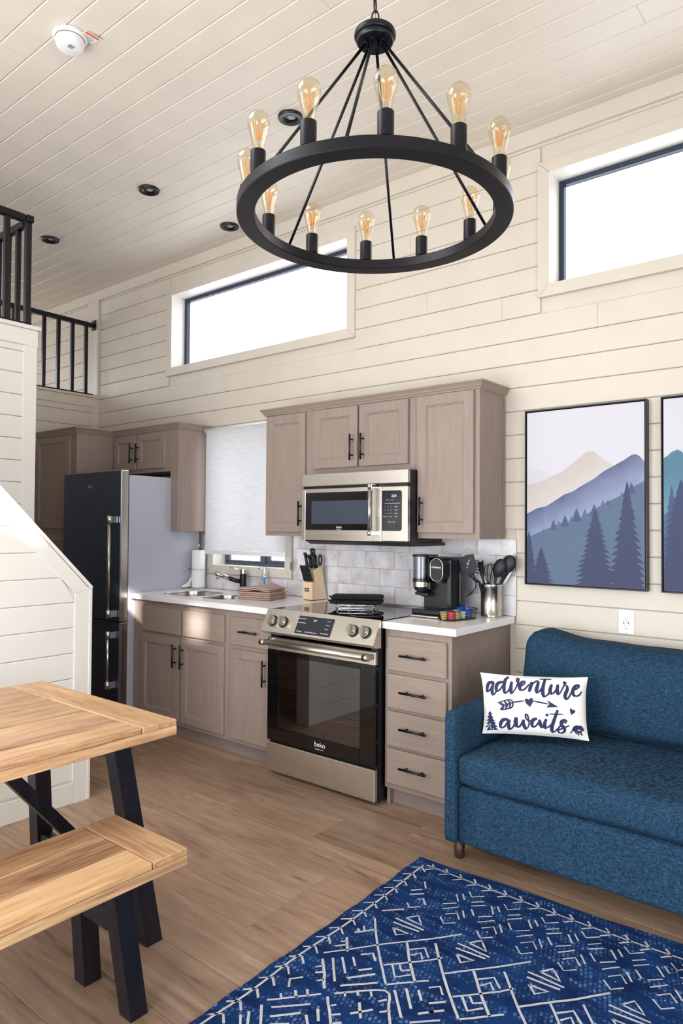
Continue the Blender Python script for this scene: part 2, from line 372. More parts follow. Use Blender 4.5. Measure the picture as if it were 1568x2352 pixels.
class MB:
    def __init__(s, tf=None):
        s.v, s.f, s.sm, s.mi = [], [], [], []
        s.tf = tf
    def add(s, vs, fs, smooth=False, mi=0):
        n = len(s.v)
        for p in vs:
            p = Vector(p)
            s.v.append(s.tf @ p if s.tf else p)
        for f in fs:
            s.f.append([n + i for i in f]); s.sm.append(smooth); s.mi.append(mi)
        return s
    def box(s, x0, x1, y0, y1, z0, z1, c=0.0, mi=0):
        if c <= 0:
            vs = [(x, y, z) for x in (x0, x1) for y in (y0, y1) for z in (z0, z1)]
            s.add(vs, [(0, 1, 3, 2), (4, 6, 7, 5), (0, 4, 5, 1), (2, 3, 7, 6), (0, 2, 6, 4), (1, 5, 7, 3)], mi=mi)
            return s
        c = min(c, (x1 - x0) / 2.01, (y1 - y0) / 2.01, (z1 - z0) / 2.01)
        X, Y, Z = (x0, x1), (y0, y1), (z0, z1)
        vs, idx = [], {}
        for i in (0, 1):
            for j in (0, 1):
                for k in (0, 1):
                    sx, sy, sz = (1, -1)[i], (1, -1)[j], (1, -1)[k]
                    for a in range(3):
                        p = [X[i], Y[j], Z[k]]
                        for q, sg in ((0, sx), (1, sy), (2, sz)):
                            if q != a: p[q] += sg * c
                        idx[(i, j, k, a)] = len(vs); vs.append(tuple(p))
        fs = []
        I = idx
        for a, quad in ((0, [(0, 0), (0, 1), (1, 1), (1, 0)]), (1, [(0, 0), (0, 1), (1, 1), (1, 0)]), (2, [(0, 0), (0, 1), (1, 1), (1, 0)])):
            for e in (0, 1):
                f = []
                for (u, w) in quad:
                    key = [0, 0, 0]; o = [q for q in range(3) if q != a]
                    key[a] = e; key[o[0]] = u; key[o[1]] = w
                    f.append(I[(*key, a)])
                fs.append(f)
        for a in range(3):
            o = [q for q in range(3) if q != a]
            for u in (0, 1):
                for w in (0, 1):
                    k0 = [0, 0, 0]; k0[o[0]] = u; k0[o[1]] = w; k1 = list(k0); k1[a] = 1
                    fs.append([I[(*k0, o[0])], I[(*k1, o[0])], I[(*k1, o[1])], I[(*k0, o[1])]])
        for i in (0, 1):
            for j in (0, 1):
                for k in (0, 1):
                    fs.append([I[(i, j, k, 0)], I[(i, j, k, 1)], I[(i, j, k, 2)]])
        s.add(vs, fs, mi=mi)
        return s
    def obox(s, p0, p1, w, h, upv=(0, 0, 1), mi=0):
        """bar from p0 to p1, w across, h along upv"""
        p0, p1 = Vector(p0), Vector(p1)
        d = (p1 - p0).normalized(); u = Vector(upv); r = d.cross(u)
        if r.length < 1e-5: r = d.cross(Vector((1, 0, 0)))
        r.normalize(); u = r.cross(d).normalized()
        vs = []
        for p in (p0, p1):
            for a, b_ in ((-1, -1), (1, -1), (1, 1), (-1, 1)):
                vs.append(p + r * (a * w / 2) + u * (b_ * h / 2))
        s.add(vs, [(0, 1, 2, 3), (7, 6, 5, 4), (0, 4, 5, 1), (1, 5, 6, 2), (2, 6, 7, 3), (3, 7, 4, 0)], mi=mi)
        return s
    def cyl(s, p0, p1, r0, r1=None, n=16, cap=True, mi=0):
        return s.tube([p0, p1], [r0, r0 if r1 is None else r1], n, cap=cap, mi=mi)
    def tube(s, pts, r, n=8, closed=False, cap=True, mi=0):
        pts = [Vector(p) for p in pts]; m = len(pts)
        rs = r if isinstance(r, (list, tuple)) else [r] * m
        vs = []; prev = None
        for i, p in enumerate(pts):
            if closed: t = (pts[(i + 1) % m] - pts[i - 1])
            else: t = pts[min(i + 1, m - 1)] - pts[max(i - 1, 0)]
            t.normalize()
            if prev is None:
                a = Vector((0, 0, 1)) if abs(t.z) < 0.9 else Vector((1, 0, 0))
                u = t.cross(a).normalized()
            else:
                u = (prev - t * prev.dot(t)).normalized()
            prev = u; w = t.cross(u)
            for k in range(n):
                an = 2 * PI * k / n
                vs.append(p + (u * math.cos(an) + w * math.sin(an)) * rs[i])
        fs = []
        for i in range(m if closed else m - 1):
            j = (i + 1) % m
            for k in range(n):
                fs.append((i * n + k, i * n + (k + 1) % n, j * n + (k + 1) % n, j * n + k))
        b0 = len(s.v)
        s.add(vs, fs, True, mi)
        if cap and not closed:
            s.f.append([b0 + k for k in reversed(range(n))]); s.sm.append(False); s.mi.append(mi)
            s.f.append([b0 + (m - 1) * n + k for k in range(n)]); s.sm.append(False); s.mi.append(mi)
        return s
    def lathe(s, prof, cx, cy, cz=0.0, n=28, mi=0, sharp=False):
        vs, fs = [], []
        P = [prof[0]]
        for i in range(1, len(prof) - 1):
            a = Vector((prof[i][0] - prof[i - 1][0], prof[i][1] - prof[i - 1][1])); b_ = Vector((prof[i + 1][0] - prof[i][0], prof[i + 1][1] - prof[i][1]))
            P.append(prof[i])
            if a.length > 1e-9 and b_.length > 1e-9 and a.angle(b_) > 0.62: P.append(None); P.append(prof[i])
        P.append(prof[-1])
        if None in P:
            seg = []
            for q in P + [None]:
                if q is None: s.lathe(seg, cx, cy, cz, n, mi, sharp); seg = []
                else: seg.append(q)
            return s
        for r, z in prof:
            for k in range(n):
                a = 2 * PI * k / n
                vs.append((cx + r * math.cos(a), cy + r * math.sin(a), cz + z))
        for i in range(len(prof) - 1):
            for k in range(n):
                fs.append((i * n + k, i * n + (k + 1) % n, (i + 1) * n + (k + 1) % n, (i + 1) * n + k))
        s.add(vs, fs, not sharp, mi)
        return s
    def prism(s, pts, plane, lo, hi, mi=0):
        n = len(pts)
        def P(p, h):
            return {'xz': (p[0], h, p[1]), 'xy': (p[0], p[1], h), 'yz': (h, p[0], p[1])}[plane]
        vs = [P(p, lo) for p in pts] + [P(p, hi) for p in pts]
        fs = [list(range(n)), list(reversed(range(n, 2 * n)))] + [(i, i + n, (i + 1) % n + n, (i + 1) % n) for i in range(n)]
        s.add(vs, fs, mi=mi)
        return s
    def ring(s, cx, cy, z0, z1, r0, r1, n=96, ch=0.002):
        prof = [(r1 - ch, z0), (r1, z0 + ch), (r1, z1 - ch), (r1 - ch, z1), (r0 + ch, z1), (r0, z1 - ch), (r0, z0 + ch), (r0 + ch, z0), (r1 - ch, z0)]
        vs, fs = [], []
        for a, b_ in zip(prof[:-1], prof[1:]):
            k0 = len(vs)
            for r, z in (a, b_):
                for k in range(n):
                    an = 2 * PI * k / n; vs.append((cx + r * math.cos(an), cy + r * math.sin(an), z))
            for k in range(n):
                fs.append((k0 + k, k0 + (k + 1) % n, k0 + n + (k + 1) % n, k0 + n + k))
        s.add(vs, fs, True)
        return s
    def cushion(s, x0, x1, y0, y1, z0, z1, r, bulge=(0, 0, 0), n=10, wr=0.0, seed=1.0, mi=0):
        from mathutils import noise
        bm_v = {}; vs, fs = [], []
        c = Vector(((x0 + x1) / 2, (y0 + y1) / 2, (z0 + z1) / 2)); h = Vector(((x1 - x0) / 2, (y1 - y0) / 2, (z1 - z0) / 2))
        def vert(i, j, k):
            key = (i, j, k)
            if key in bm_v: return bm_v[key]
            q = [2 * t / n - 1 for t in key]
            q = [math.copysign(abs(t) ** 0.75, t) if abs(t) > 1e-9 else 0.0 for t in q]
            p = Vector((q[0] * h.x, q[1] * h.y, q[2] * h.z))
            inner = Vector([max(-(h[a] - r), min(h[a] - r, p[a])) for a in range(3)])
            d = p - inner
            if d.length > 1e-9: p = inner + d.normalized() * r
            for a in range(3):
                o = [t for t in range(3) if t != a]
                if abs(key[a] - n / 2) == n / 2 or True:
                    p[a] += bulge[a] * (p[a] / h[a]) * (1 - q[o[0]] ** 2) * (1 - q[o[1]] ** 2)
            if wr:
                w = noise.noise_vector((p + Vector((seed, seed, seed))) * 5.0) * wr + noise.noise_vector((p + Vector((seed * 2, 3, 1))) * 14.0) * wr * 0.35
                p += w
            bm_v[key] = len(vs); vs.append(c + p)
            return bm_v[key]
        for a in range(3):
            o = [t for t in range(3) if t != a]
            for e in (0, n):
                for i in range(n):
                    for j in range(n):
                        f = []
                        for (u, w) in ((i, j), (i + 1, j), (i + 1, j + 1), (i, j + 1)):
                            k = [0, 0, 0]; k[a] = e; k[o[0]] = u; k[o[1]] = w; f.append(vert(*k))
                        if (e == 0) != (a == 1): f.reverse()
                        fs.append(f)
        s.add(vs, fs, True, mi)
        return s
    def build(s, name, mats, parent=None, label=None, cat=None, group=None, kind=None, origin=None):
        me = D.meshes.new(name)
        if parent is not None: o0 = WL[parent]
        elif origin is not None: o0 = Vector(origin)
        elif kind == 'structure': o0 = Vector((0, 0, 0))
        else:
            xs = [p.x for p in s.v]; ys = [p.y for p in s.v]; zs = [p.z for p in s.v]
            o0 = Vector(((min(xs) + max(xs)) / 2, (min(ys) + max(ys)) / 2, min(zs)))
        me.from_pydata([tuple(p - o0) for p in s.v], [], s.f)
        me.polygons.foreach_set('use_smooth', s.sm)
        me.polygons.foreach_set('material_index', s.mi)
        for m_ in (mats if isinstance(mats, (list, tuple)) else [mats]):
            me.materials.append(M[m_] if isinstance(m_, str) else m_)
        me.validate()
        o = D.objects.new(name, me); COL.objects.link(o)
        if parent is not None: o.parent = parent
        else: o.location = o0
        WL[o] = o0
        tag(o, label, cat, group, kind)
        return o

def tag(o, label=None, cat=None, group=None, kind=None):
    if label: o['label'] = label
    if cat: o['category'] = cat
    if group: o['group'] = group
    if kind: o['kind'] = kind
    return o

def thing(name, loc, label=None, cat=None, group=None, kind=None):
    o = D.objects.new(name, None); COL.objects.link(o)
    o.location = loc; o.empty_display_size = 0.1
    WL[o] = Vector(loc)
    return tag(o, label, cat, group, kind)

def dup(src, loc, label=None, group=None):
    r = src.copy(); COL.objects.link(r); r.location = loc; WL[r] = Vector(loc)
    if label: r['label'] = label
    if group: r['group'] = group
    for ch in list(src.children):
        c = ch.copy(); COL.objects.link(c); c.parent = r
        for g in list(ch.children):
            d = g.copy(); COL.objects.link(d); d.parent = c
    return r

def text_mesh(body, size, mat, parent, loc, axes, name='lettering', align='CENTER', depth=0.0004, bold=0.0):
    """flat raised lettering; axes=(right, up) unit vectors"""
    cu = D.curves.new('t', 'FONT'); cu.body = body; cu.size = size; cu.align_x = align; cu.align_y = 'CENTER'; cu.extrude = depth; cu.offset = bold
    to = D.objects.new('t', cu); COL.objects.link(to)
    dg = bpy.context.evaluated_depsgraph_get()
    me = D.meshes.new_from_object(to.evaluated_get(dg))
    D.objects.remove(to); D.curves.remove(cu)
    r, u = Vector(axes[0]), Vector(axes[1]); n = r.cross(u)
    loc = Vector(loc)
    mb = MB()
    mb.add([loc + r * v.co.x + u * v.co.y + n * v.co.z for v in me.vertices], [list(p.vertices) for p in me.polygons])
    D.meshes.remove(me)
    return mb.build(name, mat, parent)

def board(parent, O, U, V, Nn, L, W, g=0.0013, ch=0.0035, t=0.012, u0=0.0, u1=0.0, mat='paint', name='siding_board', eg=0.0007):
    """one board: O corner, U length dir, V width dir, Nn outward; u0/u1 shear of the two ends at V=W"""
    O, U, V, Nn = Vector(O), Vector(U), Vector(V), Vector(Nn)
    prof = [(g, -t), (g, -ch), (g + ch, 0), (W - g - ch, 0), (W - g, -ch), (W - g, -t)]
    vs = []
    for e in (0, 1):
        for (v, nn) in prof:
            uu = (eg + u0 * v / W) if e == 0 else (L - eg + u1 * v / W)
            vs.append(O + U * uu + V * v + Nn * nn)
    fs = [(i, i + 1, i + 7, i + 6) for i in range(5)] + [(0, 5, 4, 3, 2, 1), (6, 7, 8, 9, 10, 11)]
    if U.cross(V).dot(Nn) > 0: fs = [tuple(reversed(f)) for f in fs]
    mb = MB(); mb.add(vs, fs)
    return mb.build(name, mat, parent)

def wall_cells(mb, x0, x1, z0, z1, holes, put):
    xs = sorted({x0, x1, *[h[0] for h in holes], *[h[1] for h in holes]}); zs = sorted({z0, z1, *[h[2] for h in holes], *[h[3] for h in holes]})
    for a, b_ in zip(xs[:-1], xs[1:]):
        for c, d in zip(zs[:-1], zs[1:]):
            mx_, mz = (a + b_) / 2, (c + d) / 2
            if any(h[0] < mx_ < h[1] and h[2] < mz < h[3] for h in holes): continue
            put(a, b_, c, d)
# ------------------------------------------------------------------ room shell
H = 3.517
WP = 0.127
Z0 = 0.876
XL, XR, YF = -5.0, 4.6, -4.6
W1 = (-1.795, 0.024, 2.667, 3.257)
W2 = (1.375, 3.195, 2.667, 3.257)
W3 = (-1.258, -0.508, 1.098, 2.05)
CW = 0.062

back = MB()
wall_cells(back, XL - .15, XR + .15, -0.15, H + 0.15, [W1, W2, W3], lambda a, b_, c, d: back.box(a, b_, 0.0125, 0.16, c, d))
wall_back = back.build('wall_back', 'paint', kind='structure')
# boards of the back wall, cut at the openings and at the cover boards
def free_spans(z, x0, x1):
    cuts = []
    for w in (W1, W2, W3):
        if z + WP > w[2] - CW + 0.01 and z < w[3] + CW - 0.01: cuts.append((w[0] - CW + 0.008, w[1] + CW - 0.008))
    if z + WP * 0.5 < 2.52: cuts.append((-6, -2.87))
    if z < 1.30: cuts.append((-2.87, 1.186))
    elif z < 2.0: cuts.append((-2.87, -1.34))
    cuts.sort()
    spans, a = [], x0
    for c0, c1 in cuts:
        if c0 > a: spans.append((a, min(c0, x1)))
        a = max(a, c1)
    if a < x1: spans.append((a, x1))
    return spans
butts = {14: [0.62], 13: [1.10], 12: [1.62, 3.1], 11: [2.02], 10: [-0.6], 9: [2.6], 17: [0.5], 5: [2.4], 3: [3.3]}
for k in range(-7, 21):
    z = Z0 + WP * k
    top = min(z + WP, 3.435)
    if top < 0.02: continue
    for a, b_ in free_spans(max(z, 0), XL, XR):
        cuts = [a] + [x for x in butts.get(k, []) if a + 0.1 < x < b_ - 0.1] + [b_]
        for c, d in zip(cuts[:-1], cuts[1:]):
            if d - c > 0.012: board(wall_back, (c, 0, max(z, 0)), (1, 0, 0), (0, 0, 1), (0, -1, 0), d - c, top - max(z, 0))
# frieze board under the ceiling and cover board at the loft corner
MB().box(XL, XR, -0.018, 0.012, 3.431, H, 0.002).build('trim_1', 'paint', kind='structure', label='flat cream board along the top of the back wall')
MB().box(-3.035, -2.862, -0.017, 0.012, 2.56, 3.430, 0.002).build('trim_2', 'paint', kind='structure')

# ceiling
ceil = MB().box(XL - .15, XR + .15, YF - .15, 0.16, H + 0.0125, H + 0.16).build('ceiling', 'paint_ceil', kind='structure')
cs = {3: [1.98], 5: [-1.6, 2.9], 7: [0.0], 10: [1.0], 12: [-2.3], 15: [-0.28], 17: [-1.0], 9: [-3.0], 20: [2.0], 13: [-0.9]}
n = -1
while True:
    y1 = -(0.078 + 0.1264 * n); y0 = y1 - 0.1264
    if y1 <= YF: break
    yy1, yy0 = min(y1, -0.0), max(y0, YF)
    cuts = [XL] + cs.get(n, []) + [XR]
    for c, d in zip(cuts[:-1], cuts[1:]):
        board(ceil, (c, yy1, H), (1, 0, 0), (0, -1, 0), (0, 0, -1), d - c, yy1 - yy0, g=0.0013, ch=0.004, mat='paint_ceil', name='ceiling_board')
    n += 1

# floor planks
flo = MB().box(XL - .15, XR + .15, YF - .15, 0.16, -0.12, -0.011).build('floor', 'underfloor', kind='structure')
PW = 0.2258
random.seed(21)
k = 0
y = -1.347 + PW * 6
row_off = {}
while y > YF:
    y0 = max(y - PW, YF); y1 = min(y, 0.0)
    L_ = 1.52
    xs = [-2.87]
    off = (-2.87 + random.uniform(0.3, L_))
    special = {-1.347: 1.02, -1.573: 1.03 - 0.0, -1.799: 0.30, -2.025: 1.5}
    for yy, xx in special.items():
        if abs(y - yy) < 0.02: off = xx - L_ * math.floor((xx + 2.87) / L_)
    x = off
    while x < XR - 0.1:
        if x > -2.8: xs.append(x)
        x += L_
    xs.append(XR)
    for a, b_ in zip(xs[:-1], xs[1:]):
        board(flo, (a, y0, 0), (1, 0, 0), (0, 1, 0), (0, 0, 1), b_ - a, y1 - y0, g=0.0008, ch=0.0006, t=0.0105, mat='floor', name='floor_plank', eg=0.0004)
    y -= PW; k += 1

# other walls of the room (out of the frame, they bounce and reflect light)
fr = MB()
FD = (0.1, 1.8, 0.0, 2.1)
FW = (-1.7, 0.1, 2.667, 3.257)
S1 = (1.42, 1.75, 2.84, 3.16)  # added slot, shaped to throw the sun patch on stairs and fridge
S2 = (2.20, 2.46, 2.86, 3.10)  # added slot, shaped to throw the sun patch on the sink base
wall_cells(fr, XL - .15, XR + .15, -.15, H + .15, [S1, S2], lambda a, b_, c, d: fr.box(a, b_, YF - 0.12, YF, c, d))
fr.build('wall_front', 'paint', kind='structure')
MB().box(XR, XR + 0.15, YF - .12, 0.16, -.15, H + .15).build('wall_right', 'paint', kind='structure')
MB().box(XL - 0.15, XL, YF - .12, 0.16, -.15, H + .15).build('wall_left', 'paint', kind='structure')

# loft front above the pantry: wall, boards, ledge
loft = MB().box(-3.0, -2.8825, -4.6, 0.0, 0, 2.535).build('wall_loft', 'paint', kind='structure')
for k in range(8, 13):
    z = Z0 + WP * k
    if z > 2.43: break
    board(loft, (-2.87, -4.6, z), (0, 1, 0), (0, 0, 1), (1, 0, 0), 4.6 - 0.07, min(WP, 2.455 - z))
MB().box(-2.88, -2.862, -4.6, -0.0, 2.452, 2.535, 0.002).build('trim_3', 'paint', kind='structure')
MB().box(-2.88, -2.864, -0.072, -0.0, 2.0, 2.452, 0.0015).build('trim_4', 'paint', kind='structure')
MB().box(-3.05, -2.852, -4.6, -0.002, 2.536, 2.558, 0.002).build('trim_5', 'paint', kind='structure')
MB().box(-5.0, -3.0, -4.6, 0.0, 2.2, 2.32).build('floor_loft', 'floor', kind='structure')

# wall that carries the near railing (beside the stairs) and its return into the hall
wh = MB().box(-1.28, -1.1825, -4.6, -1.460, 0, 2.535).box(-2.87, -1.1825, -1.57, -1.460, 0, 2.535).build('wall_hall', 'paint', kind='structure')
for k in range(-7, 13):
    z = Z0 + WP * k
    zt = min(z + WP, 2.452)
    if zt - max(z, 0) < 0.02: continue
    board(wh, (-1.17, -4.6, max(z, 0)), (0, 1, 0), (0, 0, 1), (1, 0, 0), 4.6 - 1.532, zt - max(z, 0), mat='white_paint')
MB().box(-1.19, -1.163, -1.534, -1.455, 0, 2.452, 0.0015).build('trim_6', 'white_paint', kind='structure')
MB().box(-1.19, -1.160, -4.6, -1.452, 2.440, 2.535, 0.0015).build('trim_7', 'white_paint', kind='structure')
MB().box(-1.30, -1.150, -4.6, -1.437, 2.536, 2.559, 0.002).box(-2.86, -1.30, -1.58, -1.437, 2.536, 2.559, 0.002).build('trim_8', 'white_paint', kind='structure')
MB().box(-2.87, -1.28, -4.6, -1.57, 2.2, 2.32).build('floor_stair_head', 'floor', kind='structure')

# stair side wall: slanting top, boards, trims, base board
SX = -0.434
ys, zs_, sl = -1.519, 1.076, -1.035
def ztop(y): return zs_ + (y - ys) * sl
yt = ys + (2.52 - zs_) / sl
ws = MB().prism([(ys - 0.002, 0), (ys - 0.002, zs_ - 0.01), (yt, 2.51), (-3.3, 2.51), (-3.3, 0)], 'yz', SX - 0.11, SX - 0.0125).build('wall_stairs', 'white_paint', kind='structure')
def inner(z):   # y where the sloping trim's lower edge passes
    return -1.612 if z < 1.05 else -1.612 + (z - 1.05) / sl
for k in range(-7, 13):
    z = Z0 + WP * k
    za, zb = max(z, 0.105), z + WP
    if zb < 0.12 or za > 2.40: continue
    zb = min(zb, 2.42)
    ya, yb = inner(za), inner(zb)
    y_far = -3.3
    if za < 1.05 < zb: yb = inner(zb)
    Ln = min(ya, -1.612) - y_far
    board(ws, (SX, y_far, za), (0, 1, 0), (0, 0, 1), (1, 0, 0), Ln, zb - za, u1=(yb - ya), mat='white_paint')
MB().prism([(-1.613, 0), (-1.537, 0), (-1.537, 1.066), (-1.613, 1.048)], 'yz', SX - 0.0115, SX + 0.004).build('trim_9', 'white_paint', kind='structure')
MB().box(SX - 0.112, SX + 0.006, -1.5365, -1.519, 0, 1.078, 0.0015).build('trim_10', 'white_paint', kind='structure')
yi = -1.612 + (2.42 - 1.05) / sl
MB().prism([(-1.613, 1.049), (-1.537, 1.067), (yt + 0.0, 2.505), (yi, 2.42)], 'yz', SX - 0.0115, SX + 0.004).build('trim_11', 'white_paint', kind='structure')
d_ = Vector((0, 1, sl)).normalized()
mb = MB(); mb.obox((SX - 0.053, -1.521, 1.076 - 0.006), (SX - 0.053, yt, 2.512), 0.118, 0.016, upv=(0, 0, 1)); mb.build('trim_12', 'white_paint', kind='structure')
MB().box(SX - 0.0115, SX + 0.004, -3.3, -1.6135, 0, 0.104, 0.0015).build('baseboard_stairs', 'white_paint', kind='structure')
# the steps behind that wall
st = thing('staircase', (-0.8, -1.6, 0), 'enclosed staircase rising behind the white sloping wall', kind='structure')
for i in range(10):
    z1_ = 0.2 + 0.21 * i; y1_ = -1.62 - 0.2 * i
    MB().box(-1.160, SX - 0.114, y1_ - 0.23, y1_, z1_ - 0.035, z1_, 0.003).box(-1.160, SX - 0.114, y1_ - 0.02, y1_ - 0.005, z1_ - 0.21, z1_ - 0.036).build('stair_tread', 'floor', st)

# windows -------------------------------------------------------------
def window(name, w, frame_mat, fy=0.113, fw_=0.028, slider=False):
    x0, x1, z0, z1 = w
    root = thing(name, ((x0 + x1) / 2, 0, z0), kind='structure')
    c = CW
    for pts in ([(x0 - c, z0 - c), (x1 + c, z0 - c), (x1, z0), (x0, z0)], [(x0 - c, z1 + c), (x0, z1), (x1, z1), (x1 + c, z1 + c)],
                [(x0 - c, z0 - c), (x0, z0), (x0, z1), (x0 - c, z1 + c)], [(x1 + c, z0 - c), (x1 + c, z1 + c), (x1, z1), (x1, z0)]):
        cx = sum(p[0] for p in pts) / 4; cz = sum(p[1] for p in pts) / 4
        pts = [(p[0] + (cx - p[0]) * 0.0008, p[1] + (cz - p[1]) * 0.004) for p in pts]
        MB().prism(pts, 'xz', -0.018, 0.012).build('casing_board', 'paint', root)
    t = 0.013
    for bx in ((x0, x0 + 0.0015, z0, z1), (x1 - 0.0015, x1, z0, z1), (x0, x1, z0, z0 + 0.0015), (x0, x1, z1 - 0.0015, z1)):
        MB().box(bx[0], bx[1], -0.0175, fy + 0.03, bx[2], bx[3]).build('jamb_board', 'white_paint', root)
    e = 0.002
    fr_ = MB()
    for bx in ((x0 + e, x0 + fw_, z0 + e, z1 - e), (x1 - fw_, x1 - e, z0 + e, z1 - e), (x0 + fw_, x1 - fw_, z0 + e, z0 + fw_), (x0 + fw_, x1 - fw_, z1 - fw_, z1 - e)):
        fr_.box(bx[0], bx[1], fy, fy + 0.04, bx[2], bx[3], 0.004)
    if slider:
        xm = -0.865
        fr_.box(xm, xm + 0.045, fy - 0.005, fy + 0.03, z0 + fw_, z1 - fw_, 0.003)
        fr_.box(xm + 0.05, xm + 0.085, fy + 0.012, fy + 0.035, z0 + fw_, z1 - fw_, 0.003)
        fr_.box(x0 + fw_, xm, fy + 0.0, fy + 0.025, z0 + fw_, z0 + fw_ + 0.012, 0.003)
        fr_.box(xm + 0.085, x1 - fw_, fy + 0.01, fy + 0.03, z0 + fw_, z0 + fw_ + 0.022, 0.003)
        fr_.box(x0 + fw_, x0 + fw_ + 0.03, fy, fy + 0.025, z0 + fw_, z1 - fw_, 0.003)
    fr_.build('sash_frame', frame_mat, root)
    MB().box(x0 + fw_, x1 - fw_, fy + 0.026, fy + 0.030, z0 + fw_, z1 - fw_).build('glass_pane', 'glass', root)
window('window_1', W1, 'frame_navy')
window('window_2', W2, 'frame_navy')
window('window_3', W3, 'frame_grey', fy=0.098, fw_=0.024, slider=True)

# tiled splashback -------------------------------------------------------
bs = MB()
TX0, TX1, TZ0, TZ1 = -1.392, 1.186, 0.9185, 1.331
wall_cells(bs, TX0, TX1, TZ0, TZ1, [(-1.322, -0.441, 1.034, TZ1)], lambda a, b_, c, d: bs.box(a, b_, 0.0, 0.0125, c, d))
bsr = bs.build('wall_splashback', 'grout', kind='structure')
random.seed(5)
rows = [(0.9195, 1.0268), (1.0292, 1.1338), (1.1362, 1.2398), (1.2422, 1.3308)]
for r, (za, zb) in enumerate(rows):
    ph = 0.178 if r % 2 == 0 else 0.0635
    xs = [TX0] + [ph + 0.2235 * k for k in range(-9, 7) if TX0 + 0.01 < ph + 0.2235 * k < TX1 - 0.01] + [TX1]
    for a, b_ in zip(xs[:-1], xs[1:]):
        segs = [(a, b_)]
        if r > 0:
            segs = [(p, q) for p, q in ((a, min(b_, -1.322)), (max(a, -0.441), b_)) if q - p > 0.008]
        for p, q in segs:
            MB().box(p + 0.0012, q - 0.0012, -0.008 + random.uniform(-0.0006, 0.0006), -0.0002, za, zb, 0.0015).build('tile', 'tile', bsr)
MB().box(1.1862, 1.191, -0.0105, 0.0, 0.9185, 1.331).build('edge_strip', 'tile_edge', bsr)

# ------------------------------------------------------------------ ceiling lights, detector
def recessed(x, y, label):
    t = thing('recessed_light', (x, y, H - 0.012), label, 'ceiling light', 'black recessed lights in the board ceiling')
    mb = MB().lathe([(0.040, -0.001), (0.060, -0.003), (0.064, 0.001), (0.066, 0.009), (0.066, 0.0118)], x, y, H - 0.012, 36)
    mb.build('trim_ring', 'black', t)
    MB().lathe([(0.045, 0.0), (0.042, 0.004), (0.033, 0.0096)], x, y, H - 0.012, 32).build('baffle', 'blackp', t)
    MB().lathe([(0.0335, 0.0094), (0.0001, 0.0094)], x, y, H - 0.012, 24).build('inner_cone', 'blackp', t)
    MB().lathe([(0.020, 0.0088), (0.0001, 0.0088)], x, y + 0.006, H - 0.012, 24).build('lens', 'grey_text', t)
recessed(0.351, -0.899, 'black recessed ceiling light half hidden behind the chandelier bulb')
recessed(-0.889, -0.885, 'black recessed light in the middle of the board ceiling')
recessed(-0.894, -0.206, 'black recessed light close above the kitchen window wall')
recessed(-2.115, -0.881, 'black recessed light beside the near loft railing')

sd = thing('smoke_detector', (0.012, -1.93, H - 0.002), 'round white smoke detector on the ceiling', 'smoke detector')
cx, cy = 0.012, -1.932
MB().lathe([(0.0001, 0), (0.072, 0), (0.073, -0.006), (0.070, -0.013), (0.062, -0.016)], cx, cy, H - 0.002, 44).build('base_ring', 'detector', sd)
MB().lathe([(0.060, -0.0175), (0.061, -0.022), (0.058, -0.042), (0.050, -0.055), (0.040, -0.059), (0.0001, -0.060)], cx, cy, H - 0.002, 44).build('cover', 'detector', sd)
MB().lathe([(0.0595, -0.0155), (0.0595, -0.0185)], cx, cy, H - 0.002, 44).build('seam', 'label_grey', sd)
mb = MB()
for i in range(5): mb.box(cx + 0.012 + 0.005 * i, cx + 0.014 + 0.005 * i, cy - 0.02, cy + 0.004, H - 0.0632, H - 0.0615)
mb.build('vent_slots', 'grey_text', sd)
tagx = thing('warning_tag', (0.09, -1.90, H - 0.03), 'white and orange paper warning tag beside the smoke detector', 'tag')
A_ = Vector((0.052, -1.862, H - 0.010)); R_ = Vector((0.064, 0.012, -0.006)); U_ = Vector((0.006, 0.060, -0.004)); Nn = R_.cross(U_).normalized()
def tagquad(mb, u0, u1, v0, v1, off):
    mb.add([A_ + R_ * u + U_ * v - Nn * off for u, v in ((u0, v0), (u1, v0), (u1, v1), (u0, v1))] + [A_ + R_ * u + U_ * v - Nn * (off + 0.0004) for u, v in ((u0, v0), (u1, v0), (u1, v1), (u0, v1))], [(0, 1, 2, 3), (7, 6, 5, 4), (0, 4, 5, 1), (1, 5, 6, 2), (2, 6, 7, 3), (3, 7, 4, 0)])
mb = MB(); tagquad(mb, 0, 1, -1.05, 0.05, 0); mb.build('card', 'paper', tagx)
mb = MB(); tagquad(mb, 0.74, 0.95, -1.0, 0.0, 0.0006); mb.build('orange_band', 'orange', tagx)
mb = MB()
for i in range(5): tagquad(mb, 0.08 + 0.12 * i, 0.12 + 0.12 * i, -0.97, -0.05, 0.0006)
mb.build('printed_lines', 'label_grey', tagx)

# ------------------------------------------------------------------ railings
def rail_run(t, p0, p1, n_, z0, z1, ends=True):
    p0, p1 = Vector(p0), Vector(p1); d = (p1 - p0)
    MB().obox((p0.x, p0.y, z1 - 0.02), (p1.x, p1.y, z1 - 0.02), 0.042, 0.038).build('top_rail', 'black', t)
    MB().obox((p0.x, p0.y, z0 + 0.013), (p1.x, p1.y, z0 + 0.013), 0.040, 0.024).build('bottom_rail', 'black', t)
    for i in range(n_):
        p = p0 + d * ((i + 0.5) / n_) if not isinstance(n_, list) else p0
        MB().box(p.x - 0.0135, p.x + 0.0135, p.y - 0.0135, p.y + 0.0135, z0 + 0.026, z1 - 0.040, 0.002).build('baluster', 'black', t)
fa = thing('loft_railing', (-2.93, -0.75, 2.559), 'black metal railing on the ledge above the pantry', 'railing')
MB().box(-2.945, -2.905, -1.43, -0.028, 3.186, 3.224, 0.003).build('top_rail', 'black', fa)
